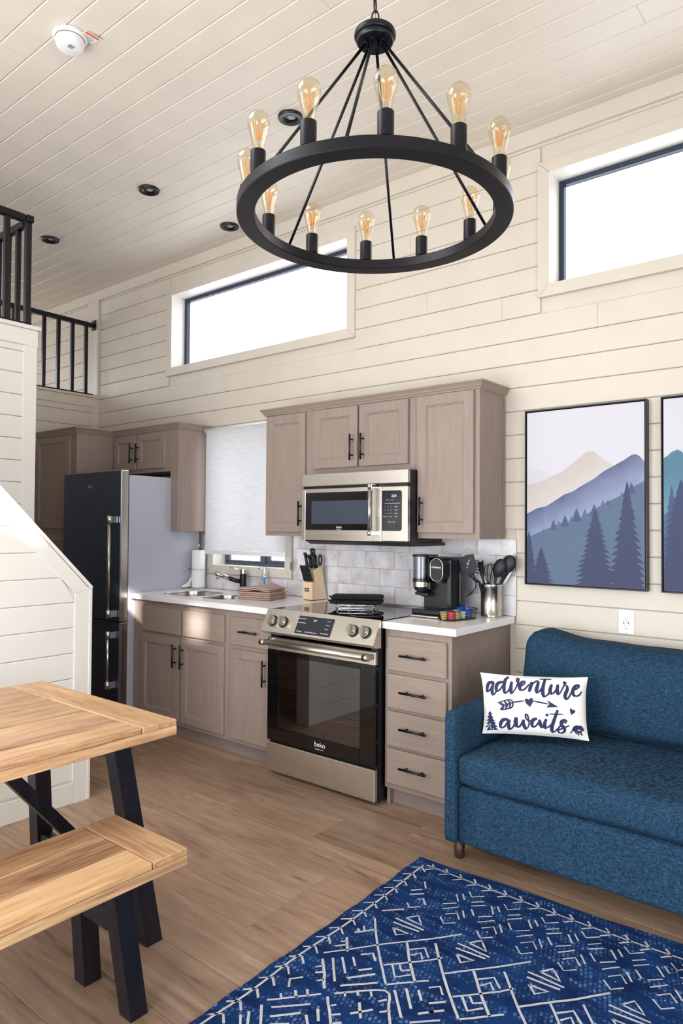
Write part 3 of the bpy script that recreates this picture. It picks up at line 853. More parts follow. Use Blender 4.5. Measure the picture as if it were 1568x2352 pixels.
MB().box(-2.945, -2.905, -1.43, -0.035, 2.559, 2.580, 0.002).build('bottom_rail', 'black', fa)
MB().box(-2.955, -2.895, -0.028, -0.0185, 3.165, 3.255, 0.002).build('wall_plate', 'black', fa)
y = -0.100
while y > -1.42:
    MB().box(-2.9385, -2.9115, y - 0.0145, y + 0.0145, 2.580, 3.186, 0.002).build('baluster', 'black', fa)
    y -= 0.1315
ne = thing('stair_railing', (-1.19, -2.0, 2.560), 'tall black railing with a corner on the white wall over the stairs', 'railing')
RX, RY = -1.197, -1.503
MB().box(RX - 0.022, RX + 0.022, -4.59, RY - 0.0245, 3.172, 3.212, 0.004).build('top_rail', 'black', ne)
MB().box(RX - 0.022, RX + 0.03, RY - 0.022, RY + 0.022, 3.172, 3.212, 0.004).build('corner_cap', 'black', ne)
MB().box(-2.85, RX - 0.0245, RY - 0.02, RY + 0.02, 3.155, 3.195, 0.004).build('top_rail', 'black', ne)
MB().box(RX - 0.02, RX + 0.02, -4.59, RY + 0.02, 2.560, 2.578, 0.002).build('bottom_rail', 'black', ne)
MB().box(-2.85, RX - 0.022, RY - 0.018, RY + 0.018, 2.560, 2.578, 0.002).build('bottom_rail', 'black', ne)
MB().box(RX - 0.016, RX + 0.016, RY - 0.016, RY + 0.016, 2.578, 3.172, 0.002).build('corner_post', 'black', ne)
y = RY - 0.125
while y > -4.5:
    MB().box(RX - 0.0145, RX + 0.0145, y - 0.0145, y + 0.0145, 2.578, 3.172, 0.002).build('baluster', 'black', ne); y -= 0.125
x = RX - 0.118
while x > -2.83:
    MB().box(x - 0.0135, x + 0.0135, RY - 0.0135, RY + 0.0135, 2.578, 3.155, 0.002).build('baluster', 'black', ne); x -= 0.125
# ------------------------------------------------------------------ cabinets
def shaker(parent, x0, x1, z0, z1, y, name='door', rail=0.052, grain='cab'):
    """door with a recessed panel; front plane at y, facing -y"""
    th, b1, b2, dp = 0.019, 0.002, 0.007, 0.0085
    mb = MB()
    L_ = [(x0, z0, x1, z1, y + th), (x0, z0, x1, z1, y + b1), (x0 + b1, z0 + b1, x1 - b1, z1 - b1, y),
          (x0 + rail, z0 + rail, x1 - rail, z1 - rail, y), (x0 + rail + 0.002, z0 + rail + 0.002, x1 - rail - 0.002, z1 - rail - 0.002, y + 0.004),
          (x0 + rail + b2, z0 + rail + b2, x1 - rail - b2, z1 - rail - b2, y + 0.0045), (x0 + rail + b2 + 0.002, z0 + rail + b2 + 0.002, x1 - rail - b2 - 0.002, z1 - rail - b2 - 0.002, y + dp)]
    vs = []
    for a, c, b_, d, yy in L_: vs += [(a, yy, c), (b_, yy, c), (b_, yy, d), (a, yy, d)]
    fs = []
    for i in range(len(L_) - 1):
        for k in range(4): fs.append((i * 4 + k, i * 4 + (k + 1) % 4, i * 4 + 4 + (k + 1) % 4, i * 4 + 4 + k))
    n_ = (len(L_) - 1) * 4
    fs += [(n_, n_ + 1, n_ + 2, n_ + 3), (3, 2, 1, 0)]
    mb.add(vs, fs)
    return mb.build(name, grain, parent)

def slab(parent, x0, x1, z0, z1, y, name='drawer_front', grain='cab_h'):
    return MB().box(x0, x1, y, y + 0.0185, z0, z1, 0.003).build(name, grain, parent)

def pull(parent, cx, cz, y, vert, ln=0.152):
    mb = MB(); h = ln / 2; yb = y - 0.030
    if vert:
        mb.cyl((cx, yb, cz - h), (cx, yb, cz + h), 0.0058, n=12)
        for s_ in (-0.045, 0.045): mb.cyl((cx, y, cz + s_), (cx, yb, cz + s_), 0.0048, n=10)
    else:
        mb.cyl((cx - h, yb, cz), (cx + h, yb, cz), 0.0058, n=12)
        for s_ in (-0.045, 0.045): mb.cyl((cx + s_, y, cz), (cx + s_, yb, cz), 0.0048, n=10)
    return mb.build('handle', 'black', parent)

YB, YD_ = -0.61, -0.629      # base face frame, door fronts
# sink base
t = thing('base_cabinet', (-0.9, -0.3, 0), 'taupe wooden sink base cabinet with two doors and plain false drawer fronts', 'cabinet')
MB().box(-1.386, -0.411, YB, YB + 0.02, 0.088, 0.882, 0.001).box(-1.386, -1.368, YB + 0.0205, -0.002, 0.0, 0.882).box(-0.429, -0.411, YB + 0.0205, -0.002, 0.088, 0.882).box(-1.367, -0.43, YB + 0.0205, -0.002, 0.088, 0.106).build('body', 'cab', t)
MB().box(-1.367, -0.411, -0.560, -0.545, 0.0, 0.087).build('toe_kick', 'toe', t)
for (a, b_) in ((-1.276, -0.859), (-0.836, -0.434)):
    slab(t, a, b_, 0.677, 0.845, YD_)
for (a, b_, hx) in ((-1.285, -0.868, -0.897), (-0.847, -0.434, -0.820)):
    d = shaker(t, a, b_, 0.117, 0.655, YD_); pull(d, hx, 0.544, YD_, True)
# drawer over door
t = thing('base_cabinet', (-0.22, -0.3, 0), 'narrow taupe base cabinet with one drawer over one door, left of the oven', 'cabinet')
MB().box(-0.4105, -0.012, YB, YB + 0.02, 0.088, 0.882, 0.001).box(-0.4105, -0.393, YB + 0.0205, -0.002, 0.088, 0.882).box(-0.030, -0.012, YB + 0.0205, -0.002, 0.0, 0.882).box(-0.392, -0.031, YB + 0.0205, -0.002, 0.088, 0.106).build('body', 'cab', t)
MB().box(-0.4105, -0.031, -0.560, -0.545, 0.0, 0.087).build('toe_kick', 'toe', t)
d = slab(t, -0.374, -0.030, 0.677, 0.845, YD_, 'drawer'); pull(d, -0.198, 0.764, YD_, False)
d = shaker(t, -0.372, -0.030, 0.115, 0.652, YD_); pull(d, -0.069, 0.542, YD_, True)
# four drawers
t = thing('base_cabinet', (0.96, -0.3, 0), 'taupe base cabinet with four stacked drawers beside the blue sofa', 'cabinet')
MB().box(0.766, 1.149, YB, YB + 0.02, 0.088, 0.882, 0.001).box(1.131, 1.149, YB + 0.0205, -0.002, 0.0, 0.882, 0.0005).box(0.766, 0.784, YB + 0.0205, -0.002, 0.0, 0.882).box(0.785, 1.13, YB + 0.0205, -0.002, 0.088, 0.106).build('body', 'cab', t)
MB().box(0.766, 1.130, -0.560, -0.545, 0.0, 0.087).build('toe_kick', 'toe', t)
for z0, z1, hz in ((0.678, 0.846, 0.761), (0.492, 0.660, 0.5815), (0.306, 0.476, 0.403), (0.118, 0.291, 0.2125)):
    d = slab(t, 0.788, 1.128, z0, z1, YD_, 'drawer'); pull(d, 0.957, hz, YD_, False)

# worktops
def rrect(x0, x1, y0, y1, r, n=7):
    out = []
    for cx, cy, a0 in ((x1 - r, y1 - r, 0), (x0 + r, y1 - r, 90), (x0 + r, y0 + r, 180), (x1 - r, y0 + r, 270)):
        for i in range(n + 1):
            a = math.radians(a0 + 90 * i / n); out.append((cx + r * math.cos(a), cy + r * math.sin(a)))
    return out
bowls = [(-1.270, -0.885, -0.520, -0.165, 0.125), (-0.862, -0.575, -0.500, -0.215, 0.10)]
def slab_with_holes(x0, x1, y0, y1, z0, z1, holes):
    import mathutils.geometry as mgeo
    mb = MB(); c = 0.002
    loops = [[(x0 + c, y0 + c), (x1 - c, y0 + c), (x1 - c, y1 - c), (x0 + c, y1 - c)]] + [rrect(*h) for h in holes]
    flat = [p for l in loops for p in l]
    for z, e in ((z1, 0), (z0, 1)):
        tris = mgeo.tessellate_polygon([[Vector((p[0], p[1], 0)) for p in l] for l in loops])
        out = []
        for t_ in tris:
            a, b_, d = [Vector(flat[i]) for i in t_]; cr = (b_ - a).cross(d - a)
            out.append(tuple(t_) if (cr > 0) == (e == 0) else tuple(reversed(t_)))
        mb.add([(p[0], p[1], z) for p in flat], out)
    k = [(x0, y0), (x1, y0), (x1, y1), (x0, y1)]; q = loops[0]
    for i in range(4):
        j = (i + 1) % 4
        mb.add([(*k[i], z0 + c), (*k[j], z0 + c), (*k[j], z1 - c), (*k[i], z1 - c), (*q[i], z0), (*q[j], z0), (*q[j], z1), (*q[i], z1)], [(0, 1, 2, 3), (3, 2, 6, 7), (4, 5, 1, 0)])
    for l in loops[1:]:
        n_ = len(l)
        mb.add([(p[0], p[1], z0) for p in l] + [(p[0], p[1], z1) for p in l], [((i + 1) % n_, i, i + n_, (i + 1) % n_ + n_) for i in range(n_)], True)
    return mb
wt = slab_with_holes(-1.3955, -0.024, -0.6385, -0.0125, 0.883, 0.918, bowls).build('worktop', 'quartz', None, 'long white quartz worktop holding the double sink', 'worktop')
MB().box(0.7615, 1.185, -0.6385, -0.0125, 0.883, 0.918, 0.0022).build('worktop', 'quartz', None, 'short white quartz worktop under the coffee maker', 'worktop')
sk = thing('sink', (-0.93, -0.34, 0.70), 'stainless steel double bowl sink set under the white worktop', 'sink')
for (x0, x1, y0, y1, r) in bowls:
    mb = MB(); vs, fs = [], []
    lv = [(-0.0008, 0.9174), (-0.0025, 0.9168), (-0.0035, 0.912), (-0.0045, 0.880), (-0.012, 0.76), (-0.034, 0.725), (-0.084, 0.715)]
    n_ = None
    for g, z in lv:
        pts = rrect(x0 - g, x1 + g, y0 - g, y1 + g, max(r + g, 0.02))
        n_ = len(pts); vs += [(p[0], p[1], z) for p in pts]
    for i in range(len(lv) - 1):
        for k in range(n_): fs.append((i * n_ + k, i * n_ + (k + 1) % n_, (i + 1) * n_ + (k + 1) % n_, (i + 1) * n_ + k))
    mb.add(vs, fs, True); mb.add(vs[-n_:], [list(range(n_))], False)
    mb.build('bowl', 'steel_v', sk)
    MB().lathe([(0.045, 0.003), (0.040, 0.0055), (0.025, 0.003), (0.0001, 0.002)], (x0 + x1) / 2, (y0 + y1) / 2, 0.7145, 24).build('drain', 'chrome', sk)

# upper cabinets
YU, YUD = -0.293, -0.3125
t = thing('wall_cabinet', (-0.2, -0.15, 1.332), 'tall single-door wall cabinet right of the window blind', 'cabinet')
MB().box(-0.419, -0.003, YU, -0.012, 1.332, 2.105, 0.001).build('body', 'cab', t)
d = shaker(t, -0.397, -0.064, 1.358, 2.098, YUD, rail=0.054); pull(d, -0.088, 1.472, YUD, True)
t = thing('wall_cabinet', (0.37, -0.15, 1.706), 'short two-door wall cabinet directly over the microwave', 'cabinet')
MB().box(-0.0025, 0.7345, YU, -0.012, 1.706, 2.105, 0.001).build('body', 'cab', t)
for a, b_, hx in ((0.004, 0.343, 0.3125), (0.3585, 0.695, 0.3915)):
    d = shaker(t, a, b_, 1.742, 2.098, YUD, rail=0.054); pull(d, hx, 1.854, YUD, True)
t = thing('wall_cabinet', (0.93, -0.15, 1.332), 'tall single-door wall cabinet above the coffee maker', 'cabinet')
MB().box(0.735, 1.123, YU, -0.012, 1.332, 2.105, 0.001).build('body', 'cab', t)
d = shaker(t, 0.758, 1.096, 1.363, 2.100, YUD, rail=0.054); pull(d, 0.7915, 1.478, YUD, True)
MB().box(1.1235, 1.127, -0.03, -0.013, 1.335, 2.10).build('scribe_strip', 'cab', t)
# crown moulding
def crown(name, path, label, zb=2.100):
    """path: list of (x,y) along the cabinet fronts, outward = left of travel"""
    prof = [(0.0, 0.0), (0.008, 0.0), (0.010, 0.008), (0.016, 0.014), (0.018, 0.020), (0.027, 0.032), (0.031, 0.036), (0.031, 0.042), (-0.004, 0.042)]
    P = [Vector((p[0], p[1], 0)) for p in path]
    dirs = [(P[i + 1] - P[i]).normalized() for i in range(len(P) - 1)]
    nrm = [Vector((d.y, -d.x, 0)) for d in dirs]
    vs = []
    for i, p in enumerate(P):
        if i == 0: o = nrm[0]
        elif i == len(P) - 1: o = nrm[-1]
        else:
            b_ = (nrm[i - 1] + nrm[i]); o = b_ / (b_.dot(nrm[i]))
        for q, z in prof: vs.append(p + o * q + Vector((0, 0, zb + z)))
    m_ = len(prof); fs = []
    for i in range(len(P) - 1):
        for k in range(m_): fs.append((i * m_ + k, i * m_ + (k + 1) % m_, (i + 1) * m_ + (k + 1) % m_, (i + 1) * m_ + k))
    fs += [tuple(range(m_)), tuple(range(len(P) * m_ - 1, len(P) * m_ - 1 - m_, -1))]
    MB().add(vs, fs).build(name, 'cab_h', None, label, 'crown molding')
crown('crown_molding', [(-0.420, -0.013), (-0.420, YU - 0.001), (1.124, YU - 0.001), (1.124, -0.013)], 'taupe crown molding along the top of the cabinets over the microwave', 2.1055)
crown('crown_molding', [(-2.772, -0.622), (-2.151, -0.622), (-2.151, -0.3015), (-1.3165, -0.3015), (-1.3165, -0.013)], 'taupe crown molding stepping round the pantry and fridge cabinets', 2.1055)
# cabinet over the fridge
t = thing('wall_cabinet', (-1.75, -0.15, 1.76), 'taupe two-door cabinet above the fridge with a long right side panel', 'cabinet')
MB().box(-2.149, -1.412, -0.300, -0.012, 1.795, 2.105, 0.001).box(-1.4115, -1.318, -0.300, -0.282, 1.350, 2.105, 0.001).box(-1.336, -1.318, -0.2815, -0.012, 1.350, 2.105).build('body', 'cab', t)
for a, b_, hx in ((-2.115, -1.824, -1.862), (-1.806, -1.458, -1.784)):
    d = shaker(t, a, b_, 1.823, 2.094, -0.3195, rail=0.052); pull(d, hx, 1.946, -0.3195, True, 0.150)
MB().box(-1.3362, -1.3175, -0.0118, -0.0118 + 0.0, 1.35, 1.351) if False else None
# pantry
t = thing('pantry_cabinet', (-2.46, -0.31, 0), 'tall taupe pantry cabinet standing behind and left of the fridge', 'cabinet')
MB().box(-2.770, -2.152, -0.620, -0.012, 0.09, 2.105, 0.001).build('body', 'cab', t)
MB().box(-2.770, -2.152, -0.56, -0.012, 0.0, 0.089).build('toe_kick', 'toe', t)
shaker(t, -2.745, -2.232, 1.368, 2.094, -0.6395); shaker(t, -2.745, -2.232, 0.12, 1.318, -0.6395)

# ------------------------------------------------------------------ fridge
t = thing('refrigerator', (-1.78, -0.36, 0), 'tall stainless steel fridge with grey side and two bar handles', 'refrigerator')
FX0, FX1 = -2.148, -1.401
MB().box(FX0 + 0.004, FX1, -0.652, -0.03, 0.035, 1.745, 0.003).build('body', 'fridge_side', t)
for z0, z1, hz0, hz1 in ((0.7245, 1.776, 0.757, 1.457), (0.050, 0.7175, 0.268, 0.663)):
    d = MB()
    d.box(FX0, FX1 - 0.004, -0.722, -0.7215 + 0.004, z0 + 0.004, z1 - 0.004)
    d.box(FX0, FX1, -0.7175, -0.658, z0, z1, 0.004, mi=1)
    door = d.build('upper_door' if z0 > 0.5 else 'lower_door', ['steel_dark_reflect', 'steel_v'], t)
    MB().box(FX0 + 0.01, FX1 - 0.01, -0.6578, -0.6525, z0 + 0.01, z1 - 0.01).build('door_gasket', 'blackp', door)
    hx = -1.452
    hb = MB().cyl((hx, -0.777, hz0 + 0.02), (hx, -0.777, hz1 - 0.02), 0.0125, n=20).build('handle_bar', 'steel_v', door)
    for a, b_ in ((hz0, hz0 + 0.052), (hz1 - 0.052, hz1)):
        mb = MB().cyl((hx, -0.777, a), (hx, -0.777, b_), 0.0150, n=20)
        mb.box(hx - 0.004, hx + 0.026, -0.778, -0.7225, a + 0.002, b_ - 0.002, 0.003)
        mb.build('handle_mount', 'chrome', door)
text_mesh('beko', 0.030, 'grey_text', t, (-1.79, -0.7224, 1.672), ((1, 0, 0), (0, 0, 1)))
MB().box(-1.816, -1.764, -0.7227, -0.7222, 1.6515, 1.6535).build('logo_line', 'grey_text', t)
mb = MB()
for x in (-2.10, -1.44):
    for y in (-0.6, -0.1): mb.cyl((x, y, 0.0), (x, y, 0.036), 0.02, n=12)
mb.build('feet', 'blackp', t)

# ------------------------------------------------------------------ range
t = thing('range', (0.378, -0.35, 0), 'stainless steel range with black glass cooktop and oven door', 'oven')
OX0, OX1 = 0.0, 0.7545
b_ = MB()
b_.box(OX0 + 0.003, OX0 + 0.02, -0.655, -0.05, 0.02, 0.905).box(OX1 - 0.017, OX1, -0.655, -0.05, 0.02, 0.905)
b_.box(OX0 + 0.0205, OX1 - 0.0175, -0.10, -0.05, 0.02, 0.905).box(OX0 + 0.0205, OX1 - 0.0175, -0.655, -0.1005, 0.80, 0.905).box(OX0 + 0.0205, OX1 - 0.0175, -0.655, -0.1005, 0.02, 0.20)
b_.build('body', 'blackp', t)
MB().box(OX0 + 0.0205, OX0 + 0.05, -0.650, -0.101, 0.2005, 0.7995).box(OX1 - 0.047, OX1 - 0.0175, -0.65, -0.101, 0.2005, 0.7995).box(OX0 + 0.0505, OX1 - 0.0475, -0.125, -0.1005, 0.2005, 0.7995).build('oven_cavity', 'display', t)
for z in (0.36, 0.52):
    mb = MB()
    for i in range(9): mb.cyl((0.06, -0.62 + 0.055 * i, z), (0.70, -0.62 + 0.055 * i, z), 0.0022, n=6)
    mb.cyl((0.07, -0.63, z), (0.07, -0.16, z), 0.003, n=6).cyl((0.69, -0.63, z), (0.69, -0.16, z), 0.003, n=6)
    mb.build('oven_rack', 'chrome', t)
mb = MB()
for z in (0.34, 0.42, 0.50, 0.58):
    for x in (0.053, 0.7035): mb.box(x - 0.002, x + 0.002, -0.62, -0.14, z, z + 0.006)
mb.build('rack_guides', 'chrome', t)
MB().box(-0.016, 0.760, -0.655, -0.075, 0.9055, 0.9225, 0.002).build('cooktop', 'blackgloss', t)
MB().box(-0.016, 0.760, -0.0745, -0.030, 0.9055, 0.934, 0.003).build('rear_vent', 'steel', t)
mb = MB()
for cx_, cy_, r_ in ((0.19, -0.50, 0.10), (0.19, -0.22, 0.075), (0.56, -0.50, 0.09), (0.56, -0.22, 0.10)):
    pts = [(cx_ + r_ * math.cos(2 * PI * k / 40), cy_ + r_ * math.sin(2 * PI * k / 40), 0.9227) for k in range(40)]
    mb.tube(pts, 0.0005, 4, closed=True)
mb.build('burner_marks', 'grey_text', t)
# sloping control panel
PT, PB = (-0.662, 0.926), (-0.724, 0.806)
cp = MB().prism([PT, PB, (-0.700, 0.790), (-0.656, 0.786), (-0.656, 0.922)], 'yz', -0.016, 0.7715).build('control_panel', 'steel', t)
pu = Vector((0, PT[0] - PB[0], PT[1] - PB[1])).normalized(); pn = Vector((1, 0, 0)).cross(pu)   # outward
def pp(x, v, off=0.0):
    q = Vector((x, PB[0], PB[1])) + pu * v + pn * off
    return q
LV = math.hypot(PT[0] - PB[0], PT[1] - PB[1])
mb = MB(); vs = [pp(0.238, 0.012, 0.0006), pp(0.486, 0.012, 0.0006), pp(0.486, 0.112, 0.0006), pp(0.238, 0.112, 0.0006)]
vs += [v + pn * 0.0012 for v in vs]
mb.add(vs, [(3, 2, 1, 0), (4, 5, 6, 7), (0, 1, 5, 4), (1, 2, 6, 5), (2, 3, 7, 6), (3, 0, 4, 7)])
ds = mb.build('display', 'display', t)
def ptext(s_, size, x, v, mat='white_text', nm='lettering'):
    return text_mesh(s_, size, mat, ds, pp(x, v, 0.0021), ((1, 0, 0), pu), nm, depth=0.0002)
ptext('2:24', 0.0125, 0.357, 0.092, 'led', 'lit_clock')
for x, v, s_ in ((0.264, 0.096, 'Bake|Broil|Warm'), (0.262, 0.073, 'Convect|Roast|Pizza'), (0.268, 0.024, 'Clean|Light'), (0.350, 0.024, 'Timer|On Off|Lock|Cook'), (0.452, 0.096, '1 | 2 | 3'), (0.452, 0.074, '4 | 5 | 6'), (0.450, 0.052, '7 | 8 | 9'), (0.445, 0.027, 'Start | 0 | Clear')):
    ptext(s_, 0.0085, x, v)
for kx in (0.055, 0.136, 0.626, 0.706):
    c0 = pp(kx, 0.063, 0.0005)
    base = MB().cyl(c0, c0 + pn * 0.006, 0.0315, n=32).build('knob_bezel', 'blackp', t)
    k = MB().cyl(c0 + pn * 0.0062, c0 + pn * 0.030, 0.0285, 0.0262, n=32)
    a_ = math.radians(100); du = Vector((1, 0, 0)) * math.cos(a_) + pu * math.sin(a_)
    k.obox(c0 + pn * 0.0345 - du * 0.0255, c0 + pn * 0.0345 + du * 0.0255, 0.012, 0.010, upv=pn)
    k.build('knob', 'steel_v', t)
mb = MB()
for kx in (0.055, 0.136, 0.626, 0.706): mb.cyl(pp(kx, 0.109, 0.0), pp(kx, 0.109, 0.0006), 0.0022, n=12)
mb.build('knob_marks', 'label_grey', t)
# oven door
dy0, dy1 = -0.6835, -0.657
dr = MB()
dr.box(OX0 + 0.001, OX1, dy0, dy1, 0.700, 0.768, 0.003, mi=0)
dr.box(OX0 + 0.001, 0.087, dy0, dy1, 0.194, 0.6995, 0.002, mi=1).box(0.661, OX1, dy0, dy1, 0.194, 0.6995, 0.002, mi=1)
dr.box(0.0875, 0.6605, dy0, dy1, 0.194, 0.272, 0.0, mi=1).box(0.0875, 0.6605, dy0, dy1, 0.672, 0.6995, 0.0, mi=1)
od = dr.build('oven_door', ['steel', 'blackgloss'], t)
MB().box(0.0875, 0.6605, dy0 + 0.0005, dy0 + 0.004, 0.2725, 0.6715).build('window_glass', 'ovenglass', od)
hd = MB().cyl((0.030, -0.738, 0.745), (0.724, -0.738, 0.745), 0.0145, n=24).build('handle_bar', 'steel', od)
for a, b2 in ((0.000, 0.034), (0.722, 0.756)):
    mb = MB().cyl((a, -0.738, 0.745), (b2, -0.738, 0.745), 0.0175, n=24)
    mb.box(a + 0.004, b2 - 0.004, -0.737, dy0 - 0.0005, 0.731, 0.759, 0.003)
    mb.build('handle_mount', 'steel_v', od)
text_mesh('beko', 0.038, 'white_text', od, (0.395, dy0 - 0.0003, 0.236), ((1, 0, 0), (0, 0, 1)))
MB().box(0.362, 0.420, dy0 - 0.0007, dy0 - 0.0002, 0.2105, 0.2128).build('logo_line', 'white_text', od)
MB().box(OX0 + 0.001, OX1, dy0 - 0.001, dy1, 0.024, 0.181, 0.003).build('drawer', 'steel', t)
mb = MB()
for x in (0.05, 0.70):
    for y in (-0.62, -0.12): mb.cyl((x, y, 0), (x, y, 0.0195), 0.016, n=10)
mb.build('feet', 'blackp', t)

# ------------------------------------------------------------------ microwave
t = thing('microwave', (0.378, -0.2, 1.30), 'stainless steel microwave hung over the range', 'microwave')
MB().box(0.002, 0.7335, -0.372, -0.013, 1.306, 1.702).box(0.7340, 0.7545, -0.372, -0.2945, 1.306, 1.702).build('body', 'blackp', t)
MB().prism([(-0.385, 1.3055), (-0.35, 1.288), (-0.013, 1.288), (-0.013, 1.3055)], 'yz', 0.02, 0.7545).build('hood_base', 'blackp', t)
MB().box(0.0, 0.7555, -0.405, -0.3725, 1.629, 1.703, 0.004).build('vent_panel', 'steel', t)
MB().box(0.002, 0.7535, -0.392, -0.3725, 1.6135, 1.6285).build('vent_slot', 'blackp', t)
mf = MB()
MX = [(0.0, 0.5875, 1.313, 1.613)]
mf.box(0.0, 0.030, -0.407, -0.3725, 1.313, 1.613, 0.002).box(0.5275, 0.588, -0.407, -0.3725, 1.3131, 1.6129, 0.0015)
mf.box(0.0305, 0.527, -0.407, -0.3725, 1.313, 1.372).box(0.0305, 0.527, -0.407, -0.3725, 1.591, 1.613)
md_ = mf.build('door', 'steel', t)
MB().box(0.0305, 0.527, -0.4082, -0.385, 1.3725, 1.5905, 0.003).build('door_glass', 'blackgloss', md_)
MB().box(0.081, 0.4955, -0.4088, -0.4083, 1.409, 1.5415).build('inner_window', 'screen_mesh', md_)
mb = MB().cyl((0.5385, -0.4495, 1.346), (0.5385, -0.4495, 1.625), 0.0095, n=20)
mb.build('handle_bar', 'steel_v', md_)
for z in (1.3445, 1.603): MB().cyl((0.5385, -0.4495, z), (0.5385, -0.4495, z + 0.0235), 0.0112, n=20).box(0.5365, 0.552, -0.4485, -0.4075, z + 0.001, z + 0.0225, 0.002).build('handle_mount', 'chrome', md_)
cpn = MB().box(0.589, 0.7555, -0.405, -0.3725, 1.313, 1.613, 0.004).build('control_side', 'steel', t)
def rr_xz(x0, x1, z0, z1, r, left=True, n=6):
    o = []
    for cx_, cz_, a0, rr_ in ((x1 - r, z1 - r, 0, r), (x0 + 0.001, z1 - 0.001, 90, 0.001), (x0 + 0.001, z0 + 0.001, 180, 0.001), (x1 - r, z0 + r, 270, r)):
        for i in range(n + 1):
            a = math.radians(a0 + 90 * i / n); o.append((cx_ + rr_ * math.cos(a), cz_ + rr_ * math.sin(a)))
    return o
kp = MB().prism(rr_xz(0.593, 0.7215, 1.371, 1.590, 0.014), 'xz', -0.4065, -0.4052).build('keypad', 'display', t)
def kt(s_, size, x, z, mat='white_text', nm='lettering'): return text_mesh(s_, size, mat, kp, (x, -0.4067, z), ((1, 0, 0), (0, 0, 1)), nm, depth=0.0002)
kt('2:24', 0.019, 0.671, 1.560, 'led', 'lit_clock')
mb_lines = []
for x, z, s_ in ((0.645, 1.539, 'Time   |   Timer'), (0.662, 1.521, 'Popcorn Potato Beverage Reheat'), (0.6135, 1.502, '1'), (0.633, 1.502, '2'), (0.652, 1.502, '3'), (0.6135, 1.484, '4'), (0.633, 1.484, '5'), (0.652, 1.484, '6'), (0.6135, 1.466, '7'), (0.633, 1.466, '8'), (0.652, 1.466, '9'), (0.6135, 1.448, 'Power'), (0.633, 1.448, '0'), (0.652, 1.448, 'Fan'), (0.686, 1.502, 'Clear'), (0.686, 1.484, 'Off'), (0.686, 1.466, 'Cook'), (0.686, 1.448, 'Start'), (0.655, 1.420, 'Surface  |  Light')):
    kt(s_, 0.0075 if len(s_) > 12 else 0.0088, x, z)
text_mesh('beko', 0.021, 'white_text', md_, (0.291, -0.4084, 1.389), ((1, 0, 0), (0, 0, 1)))
MB().box(0.273, 0.305, -0.4088, -0.4083, 1.3755, 1.377).build('logo_line', 'white_text', md_)

# ------------------------------------------------------------------ roller blind
t = thing('roller_blind', (-0.86, -0.06, 1.18), 'white roller blind pulled low over the sink window', 'blind')
MB().cyl((-1.285, -0.062, 2.108), (-0.4225, -0.062, 2.108), 0.021, n=24).build('roller_tube', 'sill', t)
MB().cyl((-1.298, -0.062, 2.108), (-1.2855, -0.062, 2.108), 0.027, n=24).box(-1.298, -1.287, -0.062, -0.0185, 2.085, 2.131, 0.002).build('end_bracket', 'grey_text', t)
MB().box(-1.266, -0.4415, -0.0858, -0.0850, 1.2145, 2.108).build('blind_cloth', 'blind', t)
MB().box(-1.272, -0.4395, -0.0895, -0.0815, 1.184, 1.2142, 0.002).build('bottom_bar', 'sill', t)
mb = MB()
mb.tube([(-0.434, -0.050, 2.10), (-0.434, -0.048, 1.6), (-0.433, -0.046, 1.25), (-0.425, -0.044, 1.165), (-0.421, -0.044, 1.135)], 0.0012, 6)
mb.tube([(-0.429, -0.062, 2.10), (-0.424, -0.06, 1.6), (-0.414, -0.056, 1.25), (-0.412, -0.05, 1.165), (-0.419, -0.046, 1.135)], 0.0012, 6)
mb.build('bead_chain', 'grey_text', t)
MB().box(-0.429, -0.409, -0.052, -0.042, 1.095, 1.150, 0.004).build('chain_weight', 'smoke', t)

